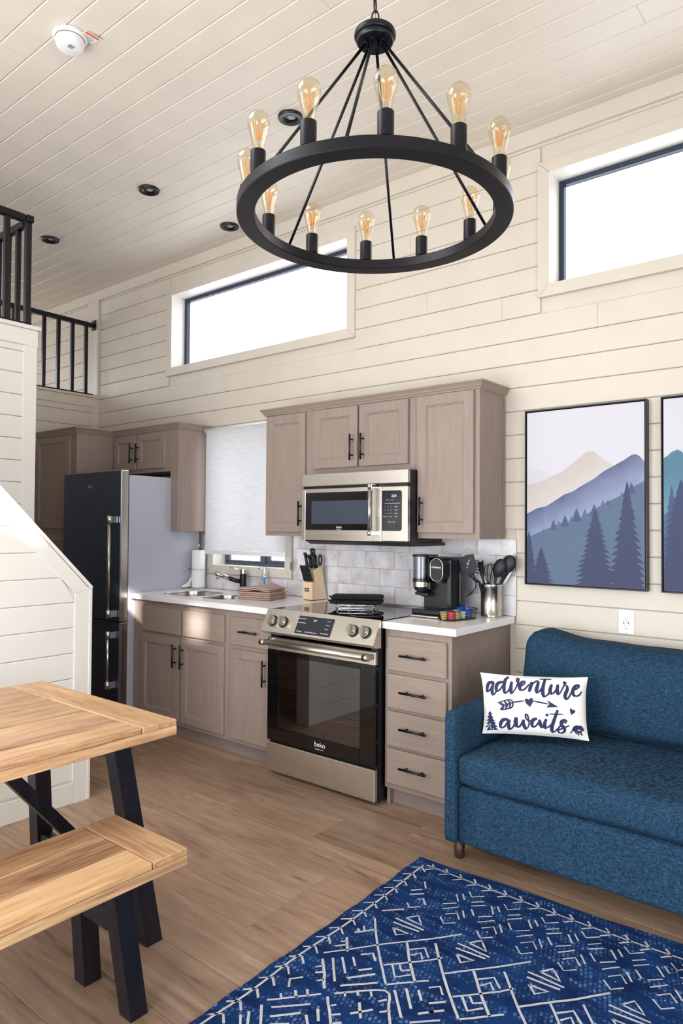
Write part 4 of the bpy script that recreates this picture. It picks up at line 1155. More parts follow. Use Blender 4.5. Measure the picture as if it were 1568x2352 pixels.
# traced outlines of flat print: rug lines, pillow lettering, pictures (in metres or 0..1 on their own surface)
TRACE = {"once":[[[0.1094,0.7933],[0.1614,0.8502],[0.2036,0.9037]],[[0.1168,0.8396],[0.1324,0.8221]],[[0.134,0.8612],[0.1516,0.8458]],[[0.1631,0.8882],[0.1777,0.8717]],[[0.1322,0.7701],[0.2082,0.8578]],[[0.153,0.7478],[0.211,0.8069]],[[0.1807,0.7268],[0.2136,0.7599]],[[0.1936,0.7012],[0.2207,0.6711],[0.2497,0.7001]],[[0.2342,0.7716],[0.2625,0.7366]],[[0.2284,0.8225],[0.2869,0.7535]],[[0.234,0.8637],[0.3138,0.7854]],[[0.2417,0.902],[0.3533,0.7998],[0.4061,0.8627],[0.4425,0.909],[0.4809,0.9574]],[[0.2624,0.8807],[0.275,0.8941]],[[0.2913,0.8547],[0.3039,0.8671]],[[0.3212,0.8297],[0.3367,0.8463]],[[0.3645,0.8502],[0.3792,0.8307]],[[0.3913,0.8872],[0.409,0.8678]],[[0.3222,0.8888],[0.3644,0.9403]],[[0.3293,0.9431],[0.3712,0.8895]],[[0.375,0.7806],[0.4174,0.8281],[0.453,0.8683]],[[0.398,0.7533],[0.4556,0.8204]],[[0.4305,0.7375],[0.4624,0.7716]],[[0.4815,0.8263],[0.5137,0.7904]],[[0.4819,0.8703],[0.5451,0.8095]],[[0.1036,1.0443],[0.2107,0.9279]],[[0.1152,0.9996],[0.1297,1.0131]],[[0.1395,0.9625],[0.1617,0.9842]],[[0.1644,0.9363],[0.1846,0.959]],[[0.1341,1.0603],[0.2139,0.9811]],[[0.1561,1.0901],[0.2163,1.0262]],[[0.1047,1.0693],[0.1605,1.1343]],[[0.0943,1.112],[0.1327,1.1563]],[[0.0854,1.1357],[0.1163,1.1688]],[[0.2338,0.9257],[0.3158,1.0146]],[[0.265,0.9508],[0.2755,0.9372]],[[0.29,0.9787],[0.3086,0.9614]],[[0.3111,1.0065],[0.3308,0.9871]],[[0.2438,0.9841],[0.2765,1.0213]],[[0.2324,1.0227],[0.2654,1.0539]],[[0.1144,0.9636],[0.0925,0.9328],[0.1186,0.9007]],[[0.1773,1.1129],[0.2185,1.0783]],[[0.1046,0.615],[0.1507,0.5556]],[[0.1016,0.5869],[0.1151,0.6014]],[[0.1084,0.5631],[0.1257,0.5827]],[[0.1023,0.653],[0.1492,0.7136]],[[0.0991,0.7159],[0.1251,0.6868]],[[0.0992,0.6849],[0.1117,0.6693]],[[0.1036,0.4439],[0.1626,0.3869]],[[0.1461,0.3423],[0.1714,0.3652],[0.1984,0.3361]],[[0.1657,0.299],[0.1793,0.2804],[0.2082,0.3145]],[[0.124,0.2875],[0.1644,0.2489]],[[0.113,0.2591],[0.1432,0.2251]],[[0.1202,0.1683],[0.1516,0.2134]],[[0.0923,0.7677],[0.1403,0.7093],[0.2094,0.6217]],[[0.4495,0.7091],[0.4745,0.683],[0.4995,0.7119]],[[0.4835,0.7683],[0.5197,0.7336]],[[0.5024,0.801],[0.5346,0.7671]]],"grid":[[[0.1096,0.4991],[0.1948,0.6102],[0.2842,0.7144],[0.3401,0.7753]],[[0.2094,0.6217],[0.2719,0.5508],[0.325,0.4926],[0.4003,0.3982]],[[0.2769,0.553],[0.3361,0.6331],[0.4034,0.7115]],[[0.2817,0.7013],[0.3825,0.5927],[0.4089,0.5556]],[[0.3049,0.582],[0.3402,0.5432],[0.3759,0.5815]],[[0.3241,0.6047],[0.3432,0.5743],[0.3642,0.6011]],[[0.3043,0.684],[0.3428,0.7294],[0.3741,0.6905]],[[0.3199,0.6666],[0.3411,0.6903],[0.3639,0.6691]],[[0.3401,0.7753],[0.4325,0.6795]],[[0.1683,0.4531],[0.2842,0.4582]],[[0.1753,0.4804],[0.2776,0.475]],[[0.1981,0.4302],[0.2245,0.3911],[0.2639,0.4365],[0.1981,0.4302]],[[0.1944,0.5091],[0.2243,0.5402],[0.2525,0.5071],[0.1944,0.5091]]],"motif":[[[0.4041,0.1772],[0.4335,0.2213]],[[0.4226,0.1628],[0.4455,0.1947]],[[0.4346,0.1322],[0.4597,0.1611],[0.4949,0.1273]],[[0.4755,0.1957],[0.5096,0.1629]],[[0.4856,0.2201],[0.5249,0.1834]],[[0.3969,0.269],[0.4341,0.2343]],[[0.4118,0.2996],[0.4524,0.2549]],[[0.4369,0.3254],[0.4671,0.2925],[0.4929,0.3264]],[[0.431,0.3503],[0.461,0.3813],[0.491,0.3514]],[[0.476,0.2658],[0.5036,0.3068]],[[0.496,0.2375],[0.5238,0.2724]],[[0.4605,0.3373],[0.4646,0.3354]]],"pst":[[30,[[0.1168,0.8483],[0.0711,0.8363],[0.0485,0.7675],[0.0435,0.6742]]],[13,[[0.0435,0.6742],[0.0752,0.7197],[0.1127,0.8295]]],[30,[[0.1152,0.844],[0.0985,0.7501],[0.0985,0.6575],[0.1126,0.6302]]],[13,[[0.1126,0.6302],[0.135,0.6819],[0.1541,0.7474]]],[30,[[0.2036,0.8549],[0.1582,0.833],[0.1375,0.7532],[0.1433,0.6854]]],[13,[[0.1433,0.6854],[0.1788,0.7281],[0.2118,0.83]]],[30,[[0.2587,0.9539],[0.2283,0.9022],[0.2159,0.802],[0.2175,0.6959],[0.2339,0.6619]]],[13,[[0.2339,0.6619],[0.2609,0.7207],[0.2815,0.8071]]],[30,[[0.2897,0.8714],[0.2814,0.7789],[0.283,0.6872],[0.2936,0.6641]]],[13,[[0.2936,0.6641],[0.3262,0.7543],[0.3532,0.8832],[0.3533,0.9325],[0.3386,0.9272],[0.3353,0.8818],[0.3548,0.8481],[0.3791,0.8429]]],[13,[[0.3709,0.786],[0.4033,0.8307],[0.4131,0.8764],[0.3953,0.8863]]],[30,[[0.3953,0.8863],[0.3693,0.8281],[0.3628,0.7643],[0.3749,0.7189]]],[13,[[0.3749,0.7189],[0.4113,0.7471],[0.4517,0.8345]]],[30,[[0.4798,0.8815],[0.466,0.7936],[0.4498,0.7055]]],[13,[[0.4514,0.7084],[0.4838,0.837],[0.5239,0.8988],[0.5438,0.8975]]],[30,[[0.5438,0.8975],[0.5277,0.7985],[0.5171,0.7279],[0.5274,0.6897]]],[13,[[0.5274,0.6897],[0.5594,0.7523],[0.5794,0.8166]]],[30,[[0.6074,0.9371],[0.5858,0.831],[0.5752,0.7188],[0.5806,0.6566],[0.5949,0.637]]],[13,[[0.5949,0.637],[0.6306,0.6957],[0.6585,0.809]]],[9,[[0.5542,0.9401],[0.6683,0.9485]]],[30,[[0.6649,0.8511],[0.6465,0.7664],[0.6464,0.7109],[0.6621,0.6873]]],[13,[[0.6621,0.6873],[0.6937,0.7425],[0.7253,0.8558]]],[30,[[0.723,0.8556],[0.7118,0.7717],[0.7132,0.7096],[0.7288,0.693]]],[13,[[0.7288,0.693],[0.7564,0.7753],[0.7878,0.8675],[0.798,0.9],[0.784,0.9045],[0.78,0.8807],[0.8071,0.8415]]],[30,[[0.8072,0.8484],[0.8069,0.7795],[0.7873,0.709],[0.7817,0.6465],[0.7987,0.6164]]],[13,[[0.7987,0.6164],[0.826,0.6779],[0.8573,0.7836]]],[13,[[0.865,0.7705],[0.9075,0.8151],[0.9245,0.8576],[0.9115,0.8771]]],[30,[[0.9115,0.8702],[0.8806,0.8335],[0.8595,0.7632],[0.8647,0.7019],[0.8839,0.683]]],[13,[[0.8839,0.683],[0.9186,0.6996],[0.9533,0.771]]],[10,[[0.2934,0.5232],[0.4029,0.5557]]],[10,[[0.4817,0.5614],[0.6223,0.5257]]],[10,[[0.1539,0.5061],[0.2608,0.5625],[0.2958,0.5262],[0.2811,0.4375],[0.1786,0.3979],[0.2008,0.4538],[0.1539,0.5061]]],[12,[[0.1951,0.4533],[0.2934,0.5189]]],[14,[[0.1787,0.5155],[0.2074,0.4615],[0.1909,0.4062]]],[18,[[0.2157,0.533],[0.2402,0.4787],[0.2279,0.4211]]],[14,[[0.2485,0.5529],[0.273,0.503],[0.2607,0.4355]]],[30,[[0.2466,0.2466],[0.199,0.2346],[0.1702,0.1679],[0.1677,0.097]]],[13,[[0.1701,0.093],[0.2113,0.1301],[0.2441,0.2323]]],[30,[[0.2605,0.2481],[0.2481,0.1623],[0.2497,0.0991],[0.2644,0.0839]]],[13,[[0.2644,0.0839],[0.297,0.1465],[0.3215,0.2475]]],[38,[[0.3257,0.29],[0.3174,0.2049],[0.3255,0.1286]]],[13,[[0.3279,0.1219],[0.3579,0.1532],[0.3904,0.2617]]],[30,[[0.3928,0.262],[0.3902,0.1848],[0.4063,0.1236],[0.4199,0.1112]]],[13,[[0.4199,0.1112],[0.4409,0.1763],[0.4387,0.2738],[0.4283,0.3356],[0.4122,0.3381],[0.4146,0.2852],[0.4426,0.2435],[0.4827,0.2714]]],[30,[[0.5187,0.2891],[0.4827,0.2644],[0.4682,0.2002],[0.4785,0.1456]]],[13,[[0.4809,0.1389],[0.5145,0.1843],[0.5425,0.2707]]],[30,[[0.5401,0.2774],[0.5479,0.2019],[0.566,0.1414]]],[13,[[0.566,0.1414],[0.582,0.1779],[0.6003,0.263]]],[30,[[0.6036,0.291],[0.5876,0.22],[0.5938,0.1584],[0.608,0.1461]]],[13,[[0.608,0.1461],[0.6451,0.1986],[0.6768,0.2849]]],[30,[[0.7085,0.4426],[0.6808,0.3129],[0.6585,0.1863],[0.6583,0.1103],[0.6763,0.0807]]],[13,[[0.6763,0.0807],[0.7077,0.1366],[0.7391,0.2089],[0.7744,0.2814]]],[8,[[0.6298,0.3712],[0.7607,0.3803]]],[13,[[0.7743,0.2374],[0.7899,0.2762],[0.7806,0.2985]]],[26,[[0.7783,0.2983],[0.7432,0.2712],[0.7415,0.216],[0.7702,0.1711],[0.7778,0.1171],[0.7543,0.0759]]],[13,[[0.7543,0.0759],[0.7232,0.0902],[0.7194,0.1242],[0.7468,0.1479],[0.8207,0.2109]]]],"ppoly":[[[0.455,0.464],[0.419,0.5165],[0.4069,0.5644],[0.415,0.5904],[0.4312,0.5974],[0.4472,0.5751],[0.4553,0.5996],[0.4713,0.6094],[0.4849,0.5883],[0.4832,0.5434],[0.4687,0.5002]],[[0.6106,0.5884],[0.7165,0.4876],[0.6048,0.4686],[0.6326,0.5266]],[[0.5926,0.3522],[0.6022,0.3768],[0.618,0.3756],[0.6243,0.3555],[0.6163,0.3311],[0.6005,0.3323]],[[0.8351,0.3769],[0.8245,0.4375],[0.8254,0.4719],[0.837,0.484],[0.8485,0.4536],[0.864,0.4647],[0.8778,0.4427],[0.8715,0.4148]],[[0.0668,0.3671],[0.0901,0.3083],[0.0776,0.3071],[0.1041,0.2459],[0.0875,0.2442],[0.1232,0.1983],[0.0958,0.2024],[0.1331,0.1568],[0.1041,0.1565],[0.1454,0.1087],[0.1165,0.1083],[0.1429,0.0589],[0.0251,0.0455],[0.0518,0.1011],[0.0184,0.0974],[0.0543,0.1511],[0.0267,0.1524],[0.0543,0.198],[0.0251,0.1992],[0.0543,0.2407],[0.0376,0.2603],[0.0601,0.3053],[0.046,0.311]],[[0.8319,0.0822],[0.8304,0.1025],[0.842,0.1175],[0.8499,0.1663],[0.8631,0.2019],[0.8862,0.2208],[0.9131,0.2142],[0.9345,0.2166],[0.955,0.1916],[0.9648,0.152],[0.9602,0.1351],[0.9449,0.1334],[0.9395,0.1083],[0.9523,0.0717],[0.937,0.0617],[0.9265,0.1],[0.9142,0.1054],[0.9217,0.0681],[0.9087,0.0611],[0.8958,0.1032],[0.882,0.118],[0.8988,0.0872],[0.888,0.0751],[0.8728,0.117],[0.8551,0.1231],[0.8451,0.1042],[0.8434,0.0835]]],"art":{"far":[[1.263,1.709],[1.287,1.709],[1.328,1.697],[1.362,1.682],[1.405,1.662],[1.405,1.606],[1.264,1.611]],"beige":[[1.263,1.62],[1.319,1.628],[1.381,1.651],[1.454,1.681],[1.513,1.725],[1.56,1.759],[1.577,1.773],[1.591,1.776],[1.611,1.774],[1.625,1.764],[1.639,1.749],[1.678,1.721],[1.711,1.698],[1.711,1.463],[1.264,1.466]],"mid":[[1.264,1.467],[1.319,1.495],[1.369,1.505],[1.424,1.538],[1.466,1.564],[1.507,1.577],[1.554,1.605],[1.617,1.639],[1.661,1.672],[1.706,1.695],[1.76,1.723],[1.792,1.744],[1.81,1.748],[1.829,1.739],[1.855,1.711],[1.854,1.359],[1.264,1.309]],"front":[[1.264,1.348],[1.297,1.356],[1.35,1.379],[1.384,1.393],[1.448,1.419],[1.489,1.422],[1.536,1.442],[1.582,1.465],[1.628,1.493],[1.689,1.527],[1.743,1.552],[1.802,1.593],[1.854,1.619],[1.853,1.106],[1.264,1.104]],"small":[[[1.355,1.391],0.0096],[[1.408,1.435],0.0481],[[1.436,1.431],0.0353],[[1.469,1.459],0.0545],[[1.501,1.454],0.0398],[[1.528,1.494],0.0642],[[1.57,1.489],0.0513],[[1.616,1.512],0.0545],[[1.659,1.532],0.0385],[[1.683,1.533],0.0244],[[1.749,1.571],0.0385],[[1.793,1.613],0.0513]],"big":[[[1.621,1.49],[1.621,1.11],0.1080000000000001],[[1.773,1.621],[1.772,1.106],0.09400000000000008],[[1.343,1.294],[1.343,1.106],0.06499999999999995],[[1.275,1.375],[1.275,1.105],0.05300000000000016]],"m2":[[1.936,1.721],[1.956,1.733],[1.972,1.748],[1.997,1.758],[2.013,1.75],[2.022,1.74]],"t2":[[1.998,1.622],[1.968,1.597],[2.021,1.692]]}}
# ------------------------------------------------------------------ things on the worktops
CZ = 0.918
# paper towel holder + roll
px_, py_ = -1.338, -0.088
t = thing('paper_towel_holder', (px_, py_, CZ), 'chrome paper towel holder with a ring arm beside the fridge', 'holder')
MB().lathe([(0.0001, 0.0005), (0.058, 0.0005), (0.060, 0.004), (0.057, 0.009), (0.02, 0.011), (0.0001, 0.011)], px_, py_, CZ, 36).build('base', 'chrome', t)
mb = MB().cyl((px_, py_, CZ + 0.0112), (px_, py_, CZ + 0.315), 0.004, n=12)
mb.tube([(px_ + 0.012 * math.cos(a), py_, CZ + 0.326 + 0.012 * math.sin(a)) for a in [2 * PI * k / 16 for k in range(16)]], 0.003, 8, closed=True)
mb.build('rod', 'chrome', t)
mb = MB().cyl((px_ - 0.046, py_ - 0.035, CZ + 0.0092), (px_ - 0.050, py_ - 0.030, CZ + 0.150), 0.003, n=10)
mb.tube([(px_ + 0.058 * math.cos(a), py_ + 0.058 * math.sin(a), CZ + 0.150) for a in [math.radians(210 + 13.5 * k) for k in range(20)]], 0.003, 8)
mb.cyl((px_ - 0.05, py_ - 0.03, CZ + 0.15), (px_ - 0.055, py_ - 0.085, CZ + 0.154), 0.0028, n=8)
mb.lathe([(0.0001, -0.007), (0.005, -0.005), (0.007, 0), (0.005, 0.005), (0.0001, 0.007)], px_ - 0.055, py_ - 0.088, CZ + 0.154, 12)
mb.build('arm', 'chrome', t)
t = thing('paper_towel_roll', (px_, py_, CZ + 0.0115), 'white paper towel roll with its loose end hanging out', 'paper roll')
MB().lathe([(0.016, 0.0), (0.050, 0.0), (0.0505, 0.002), (0.0505, 0.276), (0.050, 0.279), (0.019, 0.279), (0.019, 0.01)], px_, py_, CZ + 0.0115, 48).build('roll', 'paper', t)
mb = MB(); vs, fs = [], []
for i in range(9):
    u = i / 8
    for j in range(6):
        v = j / 5
        x = px_ - 0.046 - 0.008 * u + 0.003 * math.sin(5 * v + 3 * u); y = py_ - 0.022 - 0.085 * u - 0.01 * v; z = CZ + 0.0125 + (0.085 * (1 - v)) * (1 - 0.92 * u ** 0.8) + 0.004 * math.sin(9 * u) * (1 - v) + 0.002
        vs.append((x, y, z))
for i in range(8):
    for j in range(5): fs.append((i * 6 + j, i * 6 + j + 1, i * 6 + j + 7, i * 6 + j + 6))
mb.add(vs, fs, True); mb.build('loose_sheet', 'paper', t)

# faucet
fx, fy = -0.853, -0.082
t = thing('faucet', (fx, fy, CZ), 'black and chrome pull-out kitchen faucet behind the sink', 'faucet')
MB().lathe([(0.0001, 0.0002), (0.026, 0.0002), (0.0265, 0.004), (0.0235, 0.006), (0.0235, 0.045), (0.0001, 0.045)], fx, fy, CZ, 32).build('base', 'steel_v', t)
MB().lathe([(0.0237, 0.0452), (0.0237, 0.136), (0.0001, 0.136)], fx, fy, CZ, 32).build('body', 'black', t)
MB().lathe([(0.0237, 0.1362), (0.0237, 0.166), (0.022, 0.168), (0.0001, 0.168)], fx, fy, CZ, 32).build('top_cap', 'steel_v', t)
A1 = Vector((fx, fy, CZ + 0.078)); A2 = Vector((-0.899, -0.165, 1.022)); A3 = Vector((-0.944, -0.262, 1.062))
MB().tube([A1, A1.lerp(A2, 0.5) - Vector((0, 0, 0.004)), A2], [0.017, 0.0165, 0.016], 20).build('spout_arm', 'black', t)
dd = (A3 - A2).normalized()
MB().tube([A2 + dd * 0.0005, A2.lerp(A3, 0.5), A3], [0.0163, 0.0158, 0.0145], 20).build('spray_head', 'steel_v', t)
MB().cyl(A3 - dd * 0.02 + Vector((0, 0, -0.012)), A3 - dd * 0.02 + Vector((0.001, 0, -0.036)), 0.0095, n=16).build('nozzle', 'steel_v', t)
MB().cyl((fx - 0.012, fy - 0.008, CZ + 0.158), (fx - 0.085, fy - 0.055, CZ + 0.184), 0.0042, 0.0034, n=12).build('lever', 'chrome', t)

# soap bottle
sx_, sy_ = -0.650, -0.072
t = thing('soap_dispenser', (sx_, sy_, CZ), 'clear pump bottle half full of bright blue soap behind the towels', 'soap dispenser')
MB().box(sx_ - 0.031, sx_ + 0.031, sy_ - 0.031, sy_ + 0.031, CZ + 0.0003, CZ + 0.108, 0.008).lathe([(0.022, 0.108), (0.016, 0.116), (0.014, 0.122)], sx_, sy_, CZ, 24).build('bottle', 'bottle', t)
MB().box(sx_ - 0.0285, sx_ + 0.0285, sy_ - 0.0285, sy_ + 0.0285, CZ + 0.003, CZ + 0.064, 0.006).build('blue_soap', 'bluewater', t)
MB().cyl((sx_, sy_, CZ + 0.0642), (sx_, sy_, CZ + 0.12), 0.0055, n=12).build('dip_tube', 'bluewater', t)
MB().lathe([(0.015, 0.1225), (0.015, 0.140), (0.011, 0.146), (0.008, 0.148), (0.008, 0.176), (0.011, 0.178), (0.011, 0.186), (0.0001, 0.187)], sx_, sy_, CZ, 24).cyl((sx_ - 0.008, sy_ - 0.004, CZ + 0.182), (sx_ - 0.040, sy_ - 0.020, CZ + 0.178), 0.0038, n=10).build('pump', 'chrome', t)

# folded waffle towels, three in a stack
def towel(x0, x1, y0, y1, z0, th, label, lift=0.0, seed=0.0):
    nx, ny = 26, 14; mb = MB()
    from mathutils import noise
    tt = thing('dish_towel', ((x0 + x1) / 2, (y0 + y1) / 2, z0), label, 'towel', 'folded dish towels')
    def lay(za, zb, nm, sh=0.0):
        m_ = MB(); vs, fs = [], []
        for s_ in (0, 1):
            for i in range(nx + 1):
                for j in range(ny + 1):
                    u, v = i / nx, j / ny
                    e = min(u, 1 - u, v, 1 - v)
                    rd = min(1, e / 0.06); rd = math.sqrt(max(0, 1 - (1 - rd) ** 2))
                    w = noise.noise(Vector((u * 5 + seed, v * 4, seed))) * 0.0012
                    li = lift * (math.exp(-((u - 0.60) / 0.20) ** 2) * (0.35 + 0.65 * v))
                    mid = (za + zb) / 2 + li + w
                    hz = (zb - za) / 2 * (0.25 + 0.75 * rd)
                    x = x0 + (x1 - x0) * u + sh + 0.004 * noise.noise(Vector((v * 6, seed, z0 * 30)))
                    y = y0 + (y1 - y0) * v + 0.004 * noise.noise(Vector((u * 6, seed + 3, z0 * 30)))
                    vs.append(ROT(Vector((x, y, mid + (hz if s_ else -hz)))))
        W_ = ny + 1; B = (nx + 1) * W_
        for i in range(nx):
            for j in range(ny):
                a = i * W_ + j
                fs.append((a, a + 1, a + W_ + 1, a + W_)); fs.append((B + a, B + a + W_, B + a + W_ + 1, B + a + 1))
        for i in range(nx):
            a = i * W_; fs.append((a, a + W_, B + a + W_, B + a)); a = i * W_ + ny; fs.append((a + W_, a, B + a, B + a + W_))
        for j in range(ny):
            a = j; fs.append((a + 1, a, B + a, B + a + 1)); a = nx * W_ + j; fs.append((a, a + 1, B + a + 1, B + a))
        m_.add(vs, fs, True); return m_.build(nm, 'towel', tt)
    lay(z0 + 0.0002, z0 + th * 0.48, 'folded_layer'); lay(z0 + th * 0.5, z0 + th, 'folded_layer', 0.003)
    return tt
tc_ = Vector((-0.47, -0.275, 0)); ra = math.radians(12)
def ROT(p):
    d = p - tc_; return Vector((tc_.x + d.x * math.cos(ra) - d.y * math.sin(ra), tc_.y + d.x * math.sin(ra) + d.y * math.cos(ra), p.z))
towel(-0.592, -0.338, -0.385, -0.165, CZ + 0.0004, 0.026, 'bottom pink waffle towel of the folded stack by the sink', 0, 1)
towel(-0.590, -0.340, -0.380, -0.170, CZ + 0.0272, 0.024, 'middle pink waffle towel of the folded stack by the sink', 0.0, 2)
towel(-0.596, -0.345, -0.382, -0.175, CZ + 0.0530, 0.022, 'top pink waffle towel, humped, on the folded stack by the sink', 0.026, 3)

# knife block and knives
KR = Matrix.Translation((-0.136, -0.150, CZ)) @ Matrix.Rotation(math.radians(-6), 4, 'Z')   # front right corner
t = thing('knife_block', (-0.18, -0.08, CZ), 'pale wooden knife block full of black handled knives', 'knife block')
MB(KR).prism([(0.0, 0.0045), (0.130, 0.0045), (0.078, 0.220), (0.022, 0.196), (0.030, 0.122), (-0.002, 0.117)], 'yz', -0.092, 0.0).build('block', 'blockwood', t)
MB(KR).box(-0.086, -0.006, 0.006, 0.122, 0.0002, 0.004).build('feet', 'blackp', t)
MB(KR).box(-0.072, -0.030, -0.0022, -0.0008, 0.055, 0.080).build('label', 'label_grey', t)
rX = KR.to_3x3() @ Vector((1, 0, 0))
text_mesh('Cuisinart', 0.0080, 'white_text', t, KR @ Vector((-0.051, -0.0026, 0.0675)), (rX, (0, 0, 1)))
def knife(x, y, z, ln, w, th, label, lean=0.16, group='black handled knives in the block', bow=0.0):
    kt_ = thing('knife', KR @ Vector((x, y, z)), label, 'knife', group)
    d = Vector((0, -lean, 1)).normalized(); n_ = 9
    pts = []; mb = MB(KR); vs, fs = [], []
    for i in range(n_):
        u = i / (n_ - 1); c_ = Vector((x, y, z)) + d * (ln * u) + Vector((0, -bow * math.sin(u * 2.2), 0))
        ww = w * (0.82 + 0.18 * math.cos(2 * PI * u) + (0.28 * max(0, (u - 0.75) / 0.25)))
        if i == n_ - 1: ww *= 0.7
        for a in range(8):
            an = 2 * PI * a / 8 + PI / 8
            vs.append(c_ + Vector((math.cos(an) * th / 2 * 1.05, math.sin(an) * ww / 2, -math.sin(an) * ww / 2 * lean)))
    for i in range(n_ - 1):
        for a in range(8): fs.append((i * 8 + a, i * 8 + (a + 1) % 8, (i + 1) * 8 + (a + 1) % 8, (i + 1) * 8 + a))
    mb.add(vs, fs, True); mb.add(vs[:8], [tuple(range(7, -1, -1))]); mb.add(vs[-8:], [tuple(range(8))])
    mb.build('handle', 'blackp', kt_)
    rv = MB(KR)
    for u in (0.25, 0.55, 0.85):
        c_ = Vector((x, y, z)) + d * (ln * u) + Vector((0, -bow * math.sin(u * 2.2), 0))
        rv.cyl(c_ + Vector((-th * 0.53, 0, 0)), c_ + Vector((th * 0.53, 0, 0)), 0.0022, n=8)
    rv.build('rivets', 'chrome', kt_)
    MB(KR).box(x - 0.0015, x + 0.0015, y - w * 0.3, y + w * 0.3, z - 0.004, z + 0.001).build('blade', 'steel', kt_)
for i in range(6):
    knife(-0.082 + 0.0145 * i, 0.008, 0.124, 0.104, 0.021, 0.012, 'small steak knife, ' + ['left end of', 'second from the left in', 'third from the left in', 'third from the right in', 'second from the right in', 'right end of'][i] + ' the front row of the block', 0.30, 'steak knives in the front row of the block', 0.006)
knife(-0.080, 0.030, 0.203, 0.104, 0.030, 0.019, 'large black knife handle at the left of the upper slots', 0.22)
knife(-0.052, 0.032, 0.205, 0.088, 0.026, 0.016, 'shorter black knife handle beside the large left one in the block', 0.22)
knife(-0.022, 0.034, 0.207, 0.128, 0.032, 0.019, 'black knife handle with three rivets in the middle of the block', 0.18)
knife(-0.042, 0.058, 0.214, 0.120, 0.032, 0.020, 'tallest black knife handle standing at the back of the block', 0.12)
sc = thing('scissors', KR @ Vector((-0.015, 0.062, 0.214)), 'black kitchen scissors with looped handles in the knife block', 'scissors')
for nm, cy_, r1_, r2_ in (('loop_handle', 0.030, 0.020, 0.034), ('loop_handle', 0.078, 0.018, 0.032)):
    pts = [(-0.012, cy_ + r1_ * 0.75 * math.cos(a), 0.258 + r2_ * math.sin(a)) for a in [2 * PI * k / 22 for k in range(22)]]
    MB(KR).tube(pts, 0.0052, 8, closed=True).build(nm, 'blackp', sc)
MB(KR).obox((-0.012, 0.055, 0.200), (-0.012, 0.045, 0.232), 0.006, 0.016, upv=(0, 1, 0)).build('shank', 'blackp', sc)
hs_ = thing('sharpening_steel', KR @ Vector((-0.062, 0.060, 0.214)), 'sharpening steel with a ring end behind the knives', 'sharpener')
MB(KR).tube([(-0.062, 0.060, 0.205), (-0.062, 0.050, 0.275)], [0.008, 0.0095], 12).build('handle', 'blackp', hs_)
MB(KR).tube([(-0.062, 0.046 + 0.010 * math.cos(a), 0.288 + 0.013 * math.sin(a)) for a in [2 * PI * k / 16 for k in range(16)]], 0.0034, 8, closed=True).build('ring', 'blackp', hs_)

# plates on the tiles and the wall
t = thing('switch_plate', (-0.28, -0.010, 1.115), 'white double switch plate on the tiles behind the knives', 'switch')
MB().box(-0.393, -0.167, -0.0135, -0.0092, 1.117, 1.236, 0.002).build('plate', 'sill', t)
for x in (-0.345, -0.290): MB().box(x - 0.017, x + 0.017, -0.0165, -0.0137, 1.143, 1.210, 0.001).build('rocker', 'sill', t)
t = thing('socket_plate', (0.94, -0.010, 1.14), 'white socket plate on the tiles behind the coffee maker', 'socket')
MB().box(0.866, 1.032, -0.0135, -0.0092, 1.148, 1.243, 0.002).build('plate', 'sill', t)
MB().box(0.985, 1.015, -0.0158, -0.0137, 1.165, 1.226, 0.001).build('outlet_face', 'sill', t)
t = thing('wall_outlet', (1.759, -0.002, 0.88), 'white outlet with two usb ports on the cream wall above the sofa', 'outlet')
MB().box(1.721, 1.797, -0.0065, -0.0003, 0.882, 0.999, 0.0025).build('plate', 'sill', t)
of_ = MB().box(1.742, 1.776, -0.0090, -0.0067, 0.907, 0.974, 0.001).build('outlet_face', 'sill', t)
mb = MB()
for z in (0.960, 0.921):
    mb.box(1.7515, 1.7530, -0.0094, -0.0091, z - 0.004, z + 0.004).box(1.7645, 1.7658, -0.0094, -0.0091, z - 0.0035, z + 0.0035)
    mb.cyl((1.759, -0.0091, z - 0.011), (1.759, -0.0094, z - 0.011), 0.0024, n=10)
mb.box(1.7465, 1.7505, -0.0094, -0.0091, 0.932, 0.943).box(1.767, 1.771, -0.0094, -0.0091, 0.932, 0.943)
mb.build('slots', 'frame_navy', of_)
mb = MB()
for z in (0.889, 0.992): mb.cyl((1.759, -0.0066, z), (1.759, -0.0072, z), 0.0026, n=10)
mb.build('screws', 'steel_v', t)

# trivet and pot holders on the cooktop
t = thing('wire_trivet', (0.33, -0.28, 0.923), 'chrome wire trivet standing on the cooktop under the mitts', 'trivet')
TR = Matrix.Translation((0.335, -0.285, 0.9232)) @ Matrix.Rotation(math.radians(28), 4, 'Z')
mb = MB(TR)
for z in (0.004, 0.022):
    pts = [(p[0], p[1], z) for p in rrect(-0.115, 0.115, -0.085, 0.085, 0.025, 5)]
    mb.tube(pts, 0.0024, 8, closed=True)
for i in range(7): mb.cyl((-0.095 + 0.0317 * i, -0.085, 0.022), (-0.095 + 0.0317 * i, 0.085, 0.022), 0.0018, n=6)
mb.build('wire_frame', 'chrome', t)
mb = MB(TR)
for x in (-0.115, -0.04, 0.04, 0.115):
    for y in (-0.085, 0.085):
        xx = x * 0.9; mb.cyl((xx, y, 0.0), (xx, y, 0.022), 0.002, n=6)
mb.build('wire_legs', 'chrome', t)
